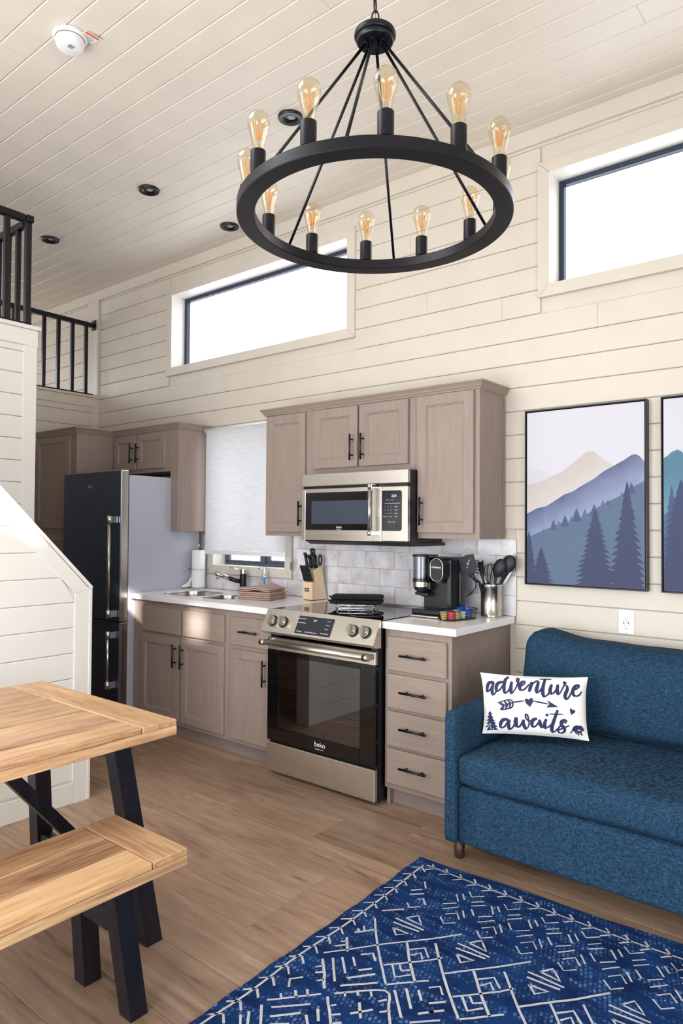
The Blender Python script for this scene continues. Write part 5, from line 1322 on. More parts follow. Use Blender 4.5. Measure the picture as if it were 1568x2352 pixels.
for z0, lb, dx, rz in ((0.9485, 'lower black quilted oven mitt lying on the wire trivet', -0.006, 28), (0.9745, 'upper black quilted oven mitt folded on top of the other mitt', 0.0, 32)):
    T_ = Matrix.Translation((0.335 + dx, -0.285, z0)) @ Matrix.Rotation(math.radians(rz), 4, 'Z')
    t = thing('oven_mitt', (0.335, -0.285, z0), lb, 'oven mitt', 'black oven mitts on the cooktop')
    mb = MB(T_); mb.cushion(-0.150, 0.150, -0.075, 0.075, 0.0, 0.0225, 0.011, (0, 0.0, -0.001), 14, 0.0025, z0)
    mb.build('quilted_body', 'mitt', t)
    MB(T_).tube([(-0.150, -0.02, 0.010), (-0.166, -0.012, 0.012), (-0.168, 0.006, 0.012), (-0.150, 0.016, 0.011)], 0.003, 8).build('hanging_loop', 'mitt', t)

# coffee maker
CM = Matrix.Translation((0.019, -0.03, 0))
t = thing('coffee_maker', (0.84, -0.22, CZ), 'black single-serve coffee maker with clear bean hopper', 'coffee maker')
MB(CM).box(0.746, 0.925, -0.345, -0.232, CZ + 0.0165, CZ + 0.042, 0.004).build('drip_tray', 'blackp', t)
MB(CM).box(0.745, 0.922, -0.352, -0.045, CZ + 0.0005, CZ + 0.016, 0.004).build('base', 'blackp', t)
MB(CM).box(0.748, 0.918, -0.3555, -0.3522, CZ + 0.004, CZ + 0.012, 0.001).build('base_trim', 'steel', t)
MB(CM).box(0.744, 0.912, -0.231, -0.050, CZ + 0.0165, CZ + 0.312, 0.014).build('body', 'blackp', t)
hd_ = MB(CM)
stad = []
for k in range(32):
    a = 2 * PI * k / 32; stad.append((0.874 + 0.040 * math.cos(a), 1.168 + 0.040 * math.sin(a) + (0.022 if math.sin(a) > 0 else -0.022)))
MB(CM).prism([(0.874 + (p[0] - 0.874) * 1.0 , p[1]) for p in stad], 'xz', -0.300, -0.2312).build('brew_head', 'blackp', t)
st2 = [(0.874 + (p[0] - 0.874) * 0.86, 1.168 + (p[1] - 1.168) * 0.9) for p in stad]
MB(CM).tube([(p[0], -0.302, p[1]) for p in [(0.874 + (q[0] - 0.874) * 0.95, 1.168 + (q[1] - 1.168) * 0.965) for q in stad]], 0.0030, 8, closed=True).build('chrome_rim', 'steel_v', t)
fp = MB(CM).prism(st2, 'xz', -0.3035, -0.3005).build('front_plate', 'blackp', t)
text_mesh('Cuisinart', 0.0155, 'white_text', fp, (0.874 + 0.019, -0.3039 - 0.03, 1.182), ((1, 0, 0), (0, 0, 1)), bold=0.0003)
MB(CM).box(0.853, 0.895, -0.3045, -0.3036, 1.166, 1.169).build('button_row', 'display', fp)
MB(CM).lathe([(0.024, 0.0), (0.026, 0.018), (0.026, 0.030)], 0.874, -0.268, 1.096, 24).build('outlet_nozzle', 'blackp', t)
MB(CM).box(0.735, 0.9125, -0.2315, -0.20, 1.166, 1.169).build('lid_seam', 'blackgloss', t)
hx_, hy_ = 0.766, -0.282
MB(CM).lathe([(0.043, 0.0), (0.043, 0.118)], hx_, hy_, 1.116, 36).build('bean_hopper', 'smoke', t)
MB(CM).lathe([(0.0001, 0.120), (0.040, 0.120), (0.046, 0.118), (0.0465, 0.126), (0.044, 0.130), (0.0001, 0.131)], hx_, hy_, 1.116, 36).box(hx_ - 0.02, 0.84, hy_, -0.225, 1.236, 1.246, 0.003).build('hopper_lid', 'blackp', t)
MB(CM).lathe([(0.044, 0.0), (0.0445, -0.002), (0.0445, 0.012), (0.044, 0.014)], hx_, hy_, 1.103, 36).build('hopper_collar', 'blackp', t)
MB(CM).lathe([(0.0435, 0.0), (0.0435, 0.028)], hx_, hy_, 1.074, 36).build('steel_band', 'steel_v', t)
MB(CM).lathe([(0.0001, -0.031), (0.022, -0.030), (0.024, -0.022), (0.033, -0.018), (0.035, -0.006), (0.042, -0.001), (0.043, 0.001)], hx_, hy_, 1.073, 32).box(hx_ - 0.01, hx_ + 0.055, hy_, -0.2315, 1.06, 1.10, 0.003).build('grinder_base', 'blackp', t)
MB(CM).box(0.722, 0.770, -0.275, -0.262, 1.026, 1.042, 0.003).box(0.765, 0.81, -0.290, -0.2315, 1.022, 1.044, 0.004).build('filter_arm', 'blackp', t)
MB(CM).box(0.9125, 0.924, -0.14, -0.048, CZ + 0.05, CZ + 0.305, 0.004).build('water_tank', 'smoke', t)
mb = MB(CM).tube([(0.915, -0.045, 1.13), (0.935, -0.030, 1.118), (0.958, -0.025, 1.09), (0.955, -0.028, 1.06), (0.930, -0.030, 1.03), (0.90, -0.03, 1.01)], 0.0035, 8)
mb.build('power_cord', 'blackp', t)

# basket with pods
BC = Matrix.Translation((1.014, -0.318, CZ + 0.0003)) @ Matrix.Rotation(math.radians(-12), 4, 'Z')
t = thing('wire_basket', (1.0, -0.318, CZ), 'small black wire basket full of coffee pods', 'basket')
def brim(s_, z): return [(p[0], p[1], z) for p in rrect(-0.050 * s_, 0.050 * s_, -0.118 * s_, 0.118 * s_, 0.040 * s_, 6)]
mb = MB(BC).tube(brim(1.0, 0.052), 0.0022, 8, closed=True).tube(brim(0.9, 0.0025), 0.0018, 6, closed=True)
mb.build('rim', 'black', t)
mb = MB(BC)
for z in (0.011, 0.020, 0.029, 0.038, 0.046): mb.tube(brim(0.9 + 0.1 * z / 0.052, z), 0.0008, 4, closed=True)
nb = 56
def peri(s_, z, k):
    pts = brim(s_, z); f = k / nb * len(pts); i = int(f) % len(pts); j = (i + 1) % len(pts); fr_ = f - int(f)
    return Vector(pts[i]).lerp(Vector(pts[j]), fr_)
L0, L1 = brim(0.9, 0.0025), brim(1.0, 0.052)
def even(P, n_):
    P = [Vector(p) for p in P]; ds_ = [(P[(i + 1) % len(P)] - P[i]).length for i in range(len(P))]; T_ = sum(ds_); out = []
    for k in range(n_):
        d = T_ * k / n_; i = 0
        while d > ds_[i]: d -= ds_[i]; i += 1
        out.append(P[i].lerp(P[(i + 1) % len(P)], d / max(ds_[i], 1e-9)))
    return out
for a, b2 in zip(even(L0, nb), even(L1, nb)): mb.cyl(a, b2, 0.0008, n=4, cap=False)
for i in range(5): mb.cyl((-0.036 + 0.018 * i, -0.10, 0.0025), (-0.036 + 0.018 * i, 0.10, 0.0025), 0.0008, n=4)
mb.build('wire_mesh', 'black', t, kind='stuff')
pod_specs = [(-0.020, -0.088, 'podyellow', 'podwhite', 'yellow coffee pod at the near end of the basket', 20), (0.021, -0.078, 'podpink', 'podbrown', 'pink coffee pod at the near end of the basket', -14),
             (-0.021, -0.040, 'podwhite', 'podbrown', 'white coffee pod with a brown lid against the coffee maker side', 12), (0.021, -0.034, 'podyellow', 'podbrown', 'yellow coffee pod with a brown lid in the basket', -10),
             (-0.020, 0.008, 'podwhite', 'podwhite', 'plain white coffee pod on the coffee maker side, mid basket', 8), (0.021, 0.012, 'podwhite', 'podwhite', 'plain white coffee pod on the outer side, mid basket', -6),
             (-0.020, 0.052, 'podblue', 'podblue', 'blue pod of the far end, next to the coffee maker', 25), (0.021, 0.056, 'podblue', 'podwhite', 'blue pod with a white lid on the outer side of the basket', -20), (0.0, 0.092, 'podblue', 'podblue', 'blue pod at the far tip of the basket', 15)]
for (x, y, m1, m2, lb, tl) in pod_specs:
    hz = 0.018 if 'blue' in m1 else 0.006
    T_ = BC @ Matrix.Translation((x * 0.92, y * 0.93, hz)) @ Matrix.Rotation(math.radians(tl * 0.5), 4, 'X')
    p = thing('coffee_pod', BC @ Vector((x, y, hz)), lb, 'coffee pod', 'coffee pods in the wire basket')
    MB(T_).lathe([(0.0001, 0.0), (0.0150, 0.0), (0.0185, 0.036), (0.0215, 0.037), (0.0215, 0.0385)], 0, 0, 0, 20).build('cup', m1, p)
    MB(T_).lathe([(0.0213, 0.0386), (0.016, 0.0395), (0.0001, 0.0395)], 0, 0, 0, 20).build('lid', m2, p)

# canister with utensils
ux, uy = 1.080, -0.078
t = thing('utensil_canister', (ux, uy, CZ), 'polished steel canister holding black cooking utensils', 'canister')
MB().lathe([(0.0001, 0.0005), (0.055, 0.0005), (0.0565, 0.002), (0.0565, 0.012), (0.0558, 0.013), (0.0558, 0.150), (0.0565, 0.151), (0.0565, 0.172), (0.0540, 0.172), (0.0540, 0.01), (0.0001, 0.006)], ux, uy, CZ, 48).build('can', 'steel_v', t)
TZ = CZ + 0.172
def shaft(mb, top, r=0.005, bot=None):
    b0 = Vector(bot) if bot else Vector((ux, uy, CZ + 0.02)); mb.tube([b0, Vector(top)], [r, r], 10)
t = thing('spatula', (1.03, -0.12, 1.0), 'black slotted turner leaning left out of the canister', 'spatula')
SP = [(0.905, 1.222), (0.950, 1.243), (0.997, 1.249), (1.006, 1.215), (1.019, 1.190), (1.012, 1.160), (0.999, 1.143), (0.978, 1.132), (0.955, 1.134), (0.935, 1.147), (0.922, 1.170)]
MB().prism([(2.8216 + (a - 2.8216) * 0.9795, 1.3928 + (b2 - 1.3928) * 0.9795) for a, b2 in SP], 'xz', -0.192, -0.1895).build('blade', 'silicone', t)
mb = MB()
for a, b2, r_ in ((0.978, 1.222, 0.0022), (0.970, 1.211, 0.005), (0.963, 1.196, 0.007), (0.961, 1.177, 0.004), (0.962, 1.165, 0.002)): a = 2.8216 + (a - 2.8216) * 0.9795; b2 = 1.3928 + (b2 - 1.3928) * 0.9795; mb.cyl((a, -0.1922, b2), (a, -0.1926, b2), r_, n=16)
mb.build('drain_holes', 'grey_text', t)
MB().tube([(1.022, -0.1905, 1.150), (1.036, -0.184, 1.120), (1.048, -0.150, 1.100), (1.045, -0.095, 1.0), (1.075, -0.08, CZ + 0.02)], [0.012, 0.009, 0.007, 0.006, 0.006], 12).build('handle', 'silicone', t)
t = thing('whisk', (1.06, -0.07, 1.0), 'black whisk with looped wires in the canister', 'whisk')
mb = MB()
for a in (0, 45, 90, 135):
    c_, s_ = math.cos(math.radians(a)), math.sin(math.radians(a)); pts = []
    for i in range(21):
        an = PI * i / 20; w = math.sin(an) ** 0.8 * 0.030; hgt = -math.cos(an)
        side = 1 if i < 99 else -1
    for i in range(25):
        u = i / 24 * 2 - 1; wv = 0.031 * math.copysign(1, u) * math.sin(PI * min(1, abs(u)) ** 0.75) if abs(u) > 1e-6 else 0
        zz = 0.115 * (1 - abs(u) ** 1.5)
        pts.append(Vector((1.058 + wv * c_ + 0.008 * zz / 0.115, -0.066 + wv * s_, 1.082 + zz)))
    mb.tube(pts, 0.0016, 6)
mb.build('wire_loops', 'silicone', t)
MB().tube([(1.058, -0.066, 1.086), (1.066, -0.07, CZ + 0.03)], [0.006, 0.008], 10).build('handle', 'silicone', t)
t = thing('pasta_fork', (1.04, -0.06, 1.0), 'black toothed pasta server behind the turner', 'serving fork')
MB().tube([(1.012, -0.070, 1.205), (1.018, -0.072, 1.16), (1.030, -0.075, 1.11), (1.07, -0.08, CZ + 0.02)], [0.016, 0.013, 0.006, 0.006], 12).build('handle', 'silicone', t)
mb = MB()
for i in range(5):
    for s_ in (-1, 1): mb.cyl((1.012 + s_ * 0.010, -0.072, 1.145 + 0.016 * i), (1.012 + s_ * 0.026, -0.088, 1.150 + 0.016 * i), 0.0035, 0.002, n=6)
mb.build('teeth', 'silicone', t)
def spoonish(name, c_, sx2, sz2, tilt, label, cat, back_y):
    t = thing(name, (c_[0], c_[1], CZ + 0.05), label, cat)
    T_ = Matrix.Translation(c_) @ Matrix.Rotation(math.radians(tilt), 4, 'Y')
    mb = MB(T_); vs, fs = [], []; n_, m_ = 20, 8
    for j in range(m_ + 1):
        ph = PI / 2 * j / m_
        for k in range(n_):
            a = 2 * PI * k / n_; vs.append((sx2 * math.cos(a) * math.cos(ph), -0.022 * math.sin(ph), sz2 * math.sin(a) * math.cos(ph)))
    for j in range(m_):
        for k in range(n_): fs.append((j * n_ + k, j * n_ + (k + 1) % n_, (j + 1) * n_ + (k + 1) % n_, (j + 1) * n_ + k))
    mb.add(vs, fs, True)
    mb.add([(p[0] * 0.93, p[1] * 0.85 + 0.002, p[2] * 0.93) for p in vs], [tuple(reversed(f)) for f in fs], True)
    rim = [(sx2 * math.cos(2 * PI * k / n_) * 0.97, 0.0, sz2 * math.sin(2 * PI * k / n_) * 0.97) for k in range(n_)]
    mb.tube(rim, 0.0018, 6, closed=True)
    mb.build('bowl', 'silicone', t)
    e = T_ @ Vector((0, -0.004, -sz2 * 0.96))
    MB().tube([e, e.lerp(Vector((ux, uy, CZ + 0.02)), 0.25), (ux, uy + back_y, CZ + 0.03)], [0.0085, 0.0055, 0.0055], 10).build('handle', 'silicone', t)
spoonish('cooking_spoon', (1.133, -0.090, 1.178), 0.036, 0.052, 22, 'black cooking spoon with its rounded back showing, in the canister', 'spoon', 0.0)
spoonish('ladle', (1.172, -0.062, 1.200), 0.040, 0.050, 30, 'black ladle leaning right behind the spoon', 'ladle', 0.01)
t = thing('slotted_spoon', (1.11, -0.05, 1.0), 'black slotted spoon shafts standing behind the ladle', 'spoon')
MB().tube([(1.158, -0.045, 1.150), (1.125, -0.055, 1.09), (1.085, -0.07, CZ + 0.02)], [0.008, 0.006, 0.006], 10).build('handle', 'silicone', t)
MB().tube([(1.178, -0.040, 1.160), (1.140, -0.052, 1.095)], [0.007, 0.005], 10).build('neck', 'sill', t)

# ------------------------------------------------------------------ sofa
t = thing('sofa', (2.25, -0.52, 0), 'dark blue fabric sofa under the mountain pictures', 'sofa')
SX0, SX1 = 1.306, 3.26
def soft(x0, x1, y0, y1, z0, z1, r, nm, bulge=(0, 0, 0), n_=14, wr=0.0, seed=1.0):
    return MB().cushion(x0, x1, y0, y1, z0, z1, r, bulge, n_, wr, seed).build(nm, 'sofa', t)
soft(SX0, SX0 + 0.062, -0.955, -0.075, 0.088, 0.628, 0.022, 'arm', (0, 0, 0), 14, 0.0015)
soft(SX1 - 0.062, SX1, -0.955, -0.075, 0.088, 0.628, 0.022, 'arm', (0, 0, 0), 14, 0.0015, 3)
soft(SX0 + 0.0625, SX1 - 0.0625, -0.940, -0.30, 0.090, 0.3245, 0.016, 'front_panel', (0, 0.004, 0), 14, 0.001, 2)
soft(SX0 + 0.0625, SX1 - 0.0625, -0.2995, -0.075, 0.10, 0.70, 0.03, 'back_frame', (0, 0, 0), 10)
soft(SX0 + 0.058, SX1 - 0.058, -0.958, -0.27, 0.3255, 0.462, 0.045, 'seat_cushion', (0, 0.006, 0.014), 20, 0.003, 5)
bc = MB().cushion(SX0 + 0.040, SX1 - 0.058, -0.345, -0.105, 0.462, 0.862, 0.065, (0, 0.040, 0.0), 34, 0.008, 7)
for p in bc.v:
    q = max(0.0, (p.z - 0.46) / 0.40)
    e0 = math.exp(-((p.x - 1.43) / 0.10) ** 2) + math.exp(-((p.x - 3.13) / 0.10) ** 2)
    p.z += q * (0.030 * e0 - 0.004 * math.sin(p.x * 7.0)); p.x += 0.022 * q * (1 if p.x < 2.2 else -1) * math.exp(-min(abs(p.x - 1.346), abs(p.x - 3.2)) / 0.12)
    p.y += 0.03 * q * q
bc.build('back_cushion', 'sofa', t)
for x in (1.334, 3.22):
    for y in (-0.862, -0.15):
        MB().tube([(x, y, 0.0), (x, y, 0.006), (x, y, 0.092)], [0.020, 0.0215, 0.0235], 20).build('foot', 'sofaleg', t)

# throw pillow
P_BL, P_BR, P_TL, P_TR = Vector((1.378, -0.745, 0.499)), Vector((1.771, -0.544, 0.497)), Vector((1.335, -0.683, 0.748)), Vector((1.738, -0.466, 0.748))
PN = (P_BR - P_BL).cross(P_TL - P_BL).normalized()
def pil(u, v, side=1, off=0.0):
    base = P_BL.lerp(P_BR, u).lerp(P_TL.lerp(P_TR, u), v)
    uu, vv = 2 * u - 1, 2 * v - 1
    c_ = P_BL.lerp(P_BR, 0.5).lerp(P_TL.lerp(P_TR, 0.5), 0.5)
    pinch = 0.045 * (uu * uu) * (1 - abs(vv) ** 2) + 0.0
    base = base + (c_ - base) * (0.06 * (1 - abs(uu) ** 3) * abs(vv) ** 3 + 0.05 * (1 - abs(vv) ** 3) * abs(uu) ** 3)
    h = 0.050 * max(0, (1 - abs(uu) ** 2.6)) ** 0.6 * max(0, (1 - abs(vv) ** 2.6)) ** 0.6
    h += 0.003 * math.sin(9 * u + 4 * v) * (1 - uu * uu) * (1 - vv * vv)
    return base + PN * (side * h + off)
t = thing('throw_pillow', (1.52, -0.53, 0.474), 'white lumbar pillow reading adventure awaits on the blue sofa', 'pillow')
NU, NV = 44, 26
mb = MB()
for sd_ in (1, -1):
    vs = [pil(i / NU, j / NV, sd_) for i in range(NU + 1) for j in range(NV + 1)]
    fs = []
    for i in range(NU):
        for j in range(NV):
            a = i * (NV + 1) + j; f = (a, a + NV + 1, a + NV + 2, a + 1)
            fs.append(f if sd_ == 1 else tuple(reversed(f)))
    mb.add(vs, fs, True)
pbody = mb.build('cover', 'canvas_white', t)
def smooth_line(P, n_=5):
    if len(P) == 2: return [tuple(Vector(P[0]).lerp(Vector(P[1]), k / 6)) for k in range(7)]
    out = []
    for i in range(len(P) - 1):
        p0 = Vector(P[max(i - 1, 0)]); p1 = Vector(P[i]); p2 = Vector(P[i + 1]); p3 = Vector(P[min(i + 2, len(P) - 1)])
        for k in range(n_):
            q = k / n_
            out.append(0.5 * ((2 * p1) + (-p0 + p2) * q + (2 * p0 - 5 * p1 + 4 * p2 - p3) * q * q + (-p0 + 3 * p1 - 3 * p2 + p3) * q ** 3))
    out.append(Vector(P[-1]))
    return [tuple(p) for p in out]
AU, AV = (P_BR - P_BL).length, (P_TL - P_BL).length
def stroke_mesh(mb, P, w, fn, su, sv, taper=True, close_ends=True):
    """flat ribbon of width w (metres) along P in (u,v); fn maps (u,v) to the surface"""
    Q = [Vector((p[0] * su, p[1] * sv)) for p in P]; n_ = len(Q); vs = []
    for i, q in enumerate(Q):
        d = (Q[min(i + 1, n_ - 1)] - Q[max(i - 1, 0)])
        d = d.normalized() if d.length > 1e-9 else Vector((1, 0))
        nn = Vector((-d.y, d.x)); ww = w / 2
        if taper: ww *= 0.62 + 0.38 * math.sin(PI * i / (n_ - 1))
        for s_ in (-1, 1):
            r_ = q + nn * ww * s_; vs.append(fn(r_.x / su, r_.y / sv))
    fs = [(2 * i, 2 * i + 2, 2 * i + 3, 2 * i + 1) for i in range(n_ - 1)]
    mb.add(vs, fs)
pr_fn = lambda u, v: pil(min(max(u, 0.0), 1), min(max(v, 0.0), 1), 1, 0.0012)
mb = MB()
PXM = AU / 1270.0
for w, P in TRACE['pst']: stroke_mesh(mb, smooth_line(P), (w * 1.25 + 6) * PXM, pr_fn, AU, AV)
mb.build('printed_words', 'navyprint', t)
import mathutils.geometry as mg
def fill_poly(mb, P, fn, mi=0):
    tris = mg.tessellate_polygon([[Vector((p[0], p[1], 0)) for p in P]])
    mb.add([fn(*p) for p in P], [tuple(f) for f in tris], mi=mi)
mb = MB()
for P in TRACE['ppoly']: fill_poly(mb, P, lambda u, v: pil(u, v, 1, 0.0016))
mb.build('printed_motifs', 'navyprint', t)
mb = MB()
cxy = TRACE['ppoly'][4]
tx = sum(p[0] for p in (cxy[0],)) ; ty0 = min(p[1] for p in cxy); ty1 = max(p[1] for p in cxy)
for P in ([(tx, ty0 + (ty1 - ty0) * 0.36), (tx - 0.035, ty0)], [(tx, ty0 + (ty1 - ty0) * 0.36), (tx + 0.04, ty0)], [(tx + 0.003, ty0 + (ty1 - ty0) * 0.2), (tx + 0.012, ty0)]): stroke_mesh(mb, P, 0.0022, lambda u, v: pil(u, v, 1, 0.0022), AU, AV, False)
mb.build('printed_tent_lines', 'canvas_white', t)

# ------------------------------------------------------------------ pictures
def picture(x0, x1, z0, z1, label, seed, second=False):
    t = thing('framed_picture', ((x0 + x1) / 2, -0.02, z0), label, 'picture', 'framed mountain pictures over the sofa')
    f = 0.0065
    mb = MB().box(x0, x0 + f, -0.041, -0.0005, z0, z1, 0.001).box(x1 - f, x1, -0.041, -0.0005, z0, z1, 0.001).box(x0 + f, x1 - f, -0.041, -0.0005, z0, z0 + f, 0.001).box(x0 + f, x1 - f, -0.041, -0.0005, z1 - f, z1, 0.001)
    mb.build('frame', 'leg', t)
    g = 0.005
    xa, xb, za, zb = x0 + f + g, x1 - f - g, z0 + f + g, z1 - f - g
    MB().box(x0 + f, x1 - f, -0.018, -0.012, z0 + f, z1 - f).build('backing', 'blackp', t)
    cv = MB().box(xa, xb, -0.036, -0.019, za, zb).build('canvas', 'art_sky', t)
    def clip(P):
        return [(min(max(p[0], xa + 0.0003), xb - 0.0003), min(max(p[1], za + 0.0003), zb - 0.0003)) for p in P]
    lay = MB(); mats = []
    def layer(P, mat, k):
        if mat not in mats: mats.append(mat)
        fill_poly(lay, clip(P), lambda a, b2: (a, -0.0362 - 0.00025 * k, b2), mats.index(mat))
    return t, cv, lay, mats, layer, (xa, xb, za, zb)
M['art_sky'] = plain('printed_sky', (206, 205, 216), 0.75)
M['art_far'] = plain('printed_far_ridge', (200, 199, 211), 0.75)
M['art_beige'] = art_mat('printed_sand_peak', (190, 182, 180), (203, 196, 197), 0.5, 0.50, 0.70)
M['art_mid'] = art_mat('printed_blue_ridge', (88, 98, 134), (148, 159, 190), 0.55, 0.39, 0.57)
M['art_front'] = art_mat('printed_front_slope', (80, 96, 126), (90, 108, 136), 0.5, 0.3, 0.9)
M['art_tree'] = art_mat('printed_fir', (58, 71, 103), (60, 66, 100), 0.0, 0.0, 0.6)
M['art_tree2'] = plain('printed_small_fir', (72, 90, 126), 0.75)
M['art_teal'] = art_mat('printed_teal_peak', (82, 122, 146), (112, 158, 180), 0.3, 0.35, 0.68)
def fir(cx_, zt, zb, hw, seed, tiers=12, curve=1.0):
    rnd = random.Random(seed); L_, R_ = [], []
    for side, lst in ((-1, L_), (1, R_)):
        for i in range(tiers):
            u = (i + 1) / tiers; z = zt + (zb - zt) * (u ** 0.92)
            w = 1.12 * hw * (u ** (0.85 * curve)) * rnd.uniform(0.86, 1.06); wi = w * rnd.uniform(0.52, 0.66) + hw * 0.03
            dz = (zt - zb) / tiers
            lst += [(cx_ + side * w * 0.96, z + dz * 0.18), (cx_ + side * w, z + dz * 0.02), (cx_ + side * (w + wi) / 2 , z + dz * 0.12), (cx_ + side * wi, z + dz * 0.10 - dz * 0.05)]
    return [(cx_, zt)] + R_ + [(cx_ + hw * 0.3, zb)] + [(cx_ - hw * 0.3, zb)] + list(reversed(L_))
A = TRACE['art']
t, cv, lay, mats, layer, (xa, xb, za, zb) = picture(1.2525, 1.8640, 1.0960, 2.0080, 'framed picture of blue mountain ridges and firs, left of the pair', 1)
layer(A['far'], 'art_far', 0); layer(A['beige'], 'art_beige', 1); layer(A['mid'], 'art_mid', 2); layer(A['front'], 'art_front', 3)
for i, (p, h_) in enumerate(A['small']): layer(fir(p[0], p[1], p[1] - h_ * 1.05, h_ * 0.42, 30 + i, 5), 'art_tree2' if i % 2 else 'art_front', 4 + 0.05 * i)
for i, (p, q, hw) in enumerate(A['big']): layer(fir(p[0], p[1], q[1] - 0.01, hw, 60 + i, 15 if i < 2 else 9), 'art_tree', 5 + i)
lay.build('printed_scene', mats, t)
t, cv, lay, mats, layer, (xa, xb, za, zb) = picture(1.9260, 2.5375, 1.0960, 2.0080, 'framed picture with a teal peak, cut by the right edge', 2)
pk = A['m2']
teal = [(xa, pk[0][1] - 0.02)] + [tuple(p) for p in pk] + [(2.06, 1.73), (2.14, 1.66), (2.25, 1.70), (2.36, 1.78), (2.45, 1.74), (xb, 1.66), (xb, 1.3), (xa, 1.3)]
layer(teal, 'art_teal', 0)
layer([(xa, 1.46), (2.05, 1.50), (2.2, 1.44), (2.35, 1.42), (xb, 1.50), (xb, za), (xa, za)], 'art_front', 1)
layer(fir(1.972, A['t2'][1][1], 1.25, 0.05, 90, 10), 'art_tree2', 2)
layer(fir(2.012, A['t2'][0][1], za, 0.125, 91, 17), 'art_tree', 3)
layer(fir(2.17, 1.46, za, 0.11, 92, 14), 'art_tree', 4); layer(fir(2.33, 1.56, za, 0.12, 93, 15), 'art_tree', 5); layer(fir(2.46, 1.40, za, 0.09, 94, 12), 'art_tree', 6)
lay.build('printed_scene', mats, t)

# ------------------------------------------------------------------ rug
ra2 = math.radians(2.0); RO = Vector((1.216, -0.983, 0))
RU = Vector((math.cos(ra2), math.sin(ra2), 0)); RV = Vector((math.sin(ra2), -math.cos(ra2), 0))
RW, RH = 2.13, 1.55
def rug_pt(u, v, z=0.0): return RO + RU * u + RV * v + Vector((0, 0, z))
t = thing('area_rug', RO, 'navy blue area rug with white line pattern on the wood floor', 'rug')
mb = MB(); vs, fs = [], []
nx, ny = 60, 44
def wav(u, v):
    e = 0.004 * math.sin(9 * u + 2 * v) + 0.003 * math.sin(17 * v)
    return e
def lift(u, v):
    return 0.0
for s_ in (0, 1):
    for i in range(nx + 1):
        for j in range(ny + 1):
            u, v = i / nx, j / ny
            uu = RW * u + (wav(u, v * 3) if i in (0, nx) else 0) * (1 if i else 1); vv = RH * v + (0.0045 * math.sin(11 * RW * u) if j in (0, ny) else 0)
            vs.append(rug_pt(uu, vv, 0.0004 if s_ == 0 else 0.0075))
W_ = ny + 1; B = (nx + 1) * W_
for i in range(nx):
    for j in range(ny):
        a = i * W_ + j; fs.append((a, a + W_, a + W_ + 1, a + 1)); fs.append((B + a, B + a + 1, B + a + W_ + 1, B + a + W_))
for i in range(nx):
    a = i * W_; fs.append((a, B + a, B + a + W_, a + W_)); a = i * W_ + ny; fs.append((a, a + W_, B + a + W_, B + a))
for j in range(ny):
    a = j; fs.append((a, a + 1, B + a + 1, B + a)); a = nx * W_ + j; fs.append((a, B + a, B + a + 1, a + 1))
mb.add(vs, fs); mb.build('woven_ground', 'rug', t)
fn = lambda u, v: rug_pt(u, v, 0.0082)
mb = MB(); rnd = random.Random(3)
LW = 0.0078
def rl(P, w=LW):
    P = [(p[0], p[1]) for p in P]
    if any(p[0] < 0.01 or p[0] > RW - 0.01 or p[1] < 0.02 or p[1] > RH - 0.02 for p in P): return
    Q = smooth_line(P, 4) if len(P) > 2 and max(abs(P[i + 1][0] - P[i][0]) + abs(P[i + 1][1] - P[i][1]) for i in range(len(P) - 1)) > 0.16 else None
    if Q is None:
        Q = []
        for a, b2 in zip(P[:-1], P[1:]):
            n_ = max(1, int(math.hypot(b2[0] - a[0], b2[1] - a[1]) / 0.03))
            Q += [(a[0] + (b2[0] - a[0]) * k / n_, a[1] + (b2[1] - a[1]) * k / n_) for k in range(n_)]
        Q.append(P[-1])
    Q = [(q[0] + rnd.uniform(-0.0008, 0.0008), q[1] + rnd.uniform(-0.0008, 0.0008)) for q in Q]
    stroke_mesh(mb, Q, w * rnd.uniform(0.85, 1.15), fn, 1, 1, False)
for P in TRACE['once']: rl(P)
for k in range(0, 9):
    for P in TRACE['grid']:
        rl([(p[0] + 0.2445 * k, p[1] - 0.0 * k) for p in P])
        if k > 2: rl([(p[0] + 0.2445 * k - 0.12, p[1] + 0.36) for p in P]); rl([(p[0] + 0.2445 * k, p[1] + 0.62) for p in P])
for k in range(-1, 12):
    for P in TRACE['motif']: rl([(p[0] + 0.1415 * k, p[1] - 0.001) for p in P], 0.0058)
# border lines with their barbs
def barb(u, v, du, dv):
    L_ = 0.036
    for sg in (-1, 1):
        ex = u + (dv * sg * 0.85 - du * 0.75) * L_; ey = v + (-du * sg * 0.85 - dv * 0.75) * L_
        rl([(u, v), (ex, ey)], 0.007)
sp = [(0.049, 0.06), (0.050, 0.167), (0.055, 0.33), (0.052, 0.58), (0.045, 0.70), (0.036, 0.85), (0.037, 1.06), (0.025, 1.24), (0.03, 1.45)]
Q = smooth_line(sp, 4); stroke_mesh(mb, Q, 0.008, fn, 1, 1, False)
v = 0.075
while v < 1.45:
    u = 0.051 - 0.012 * max(0, (v - 0.5)) ; barb(max(u, 0.035) , v, 0.0, -1.0 if v < 2 else 1); v += 0.068
Q = smooth_line([(0.06, 0.048), (0.286, 0.063), (0.49, 0.072), (0.68, 0.082), (0.89, 0.087), (1.2, 0.085), (1.6, 0.08), (2.05, 0.075)], 4); stroke_mesh(mb, Q, 0.007, fn, 1, 1, False)
u = 0.10
while u < 2.05:
    v = 0.052 + 0.04 * min(1, u / 0.85); barb(u, v, 1.0, 0.03); u += 0.064
mb.build('white_pattern', 'rugline', t)

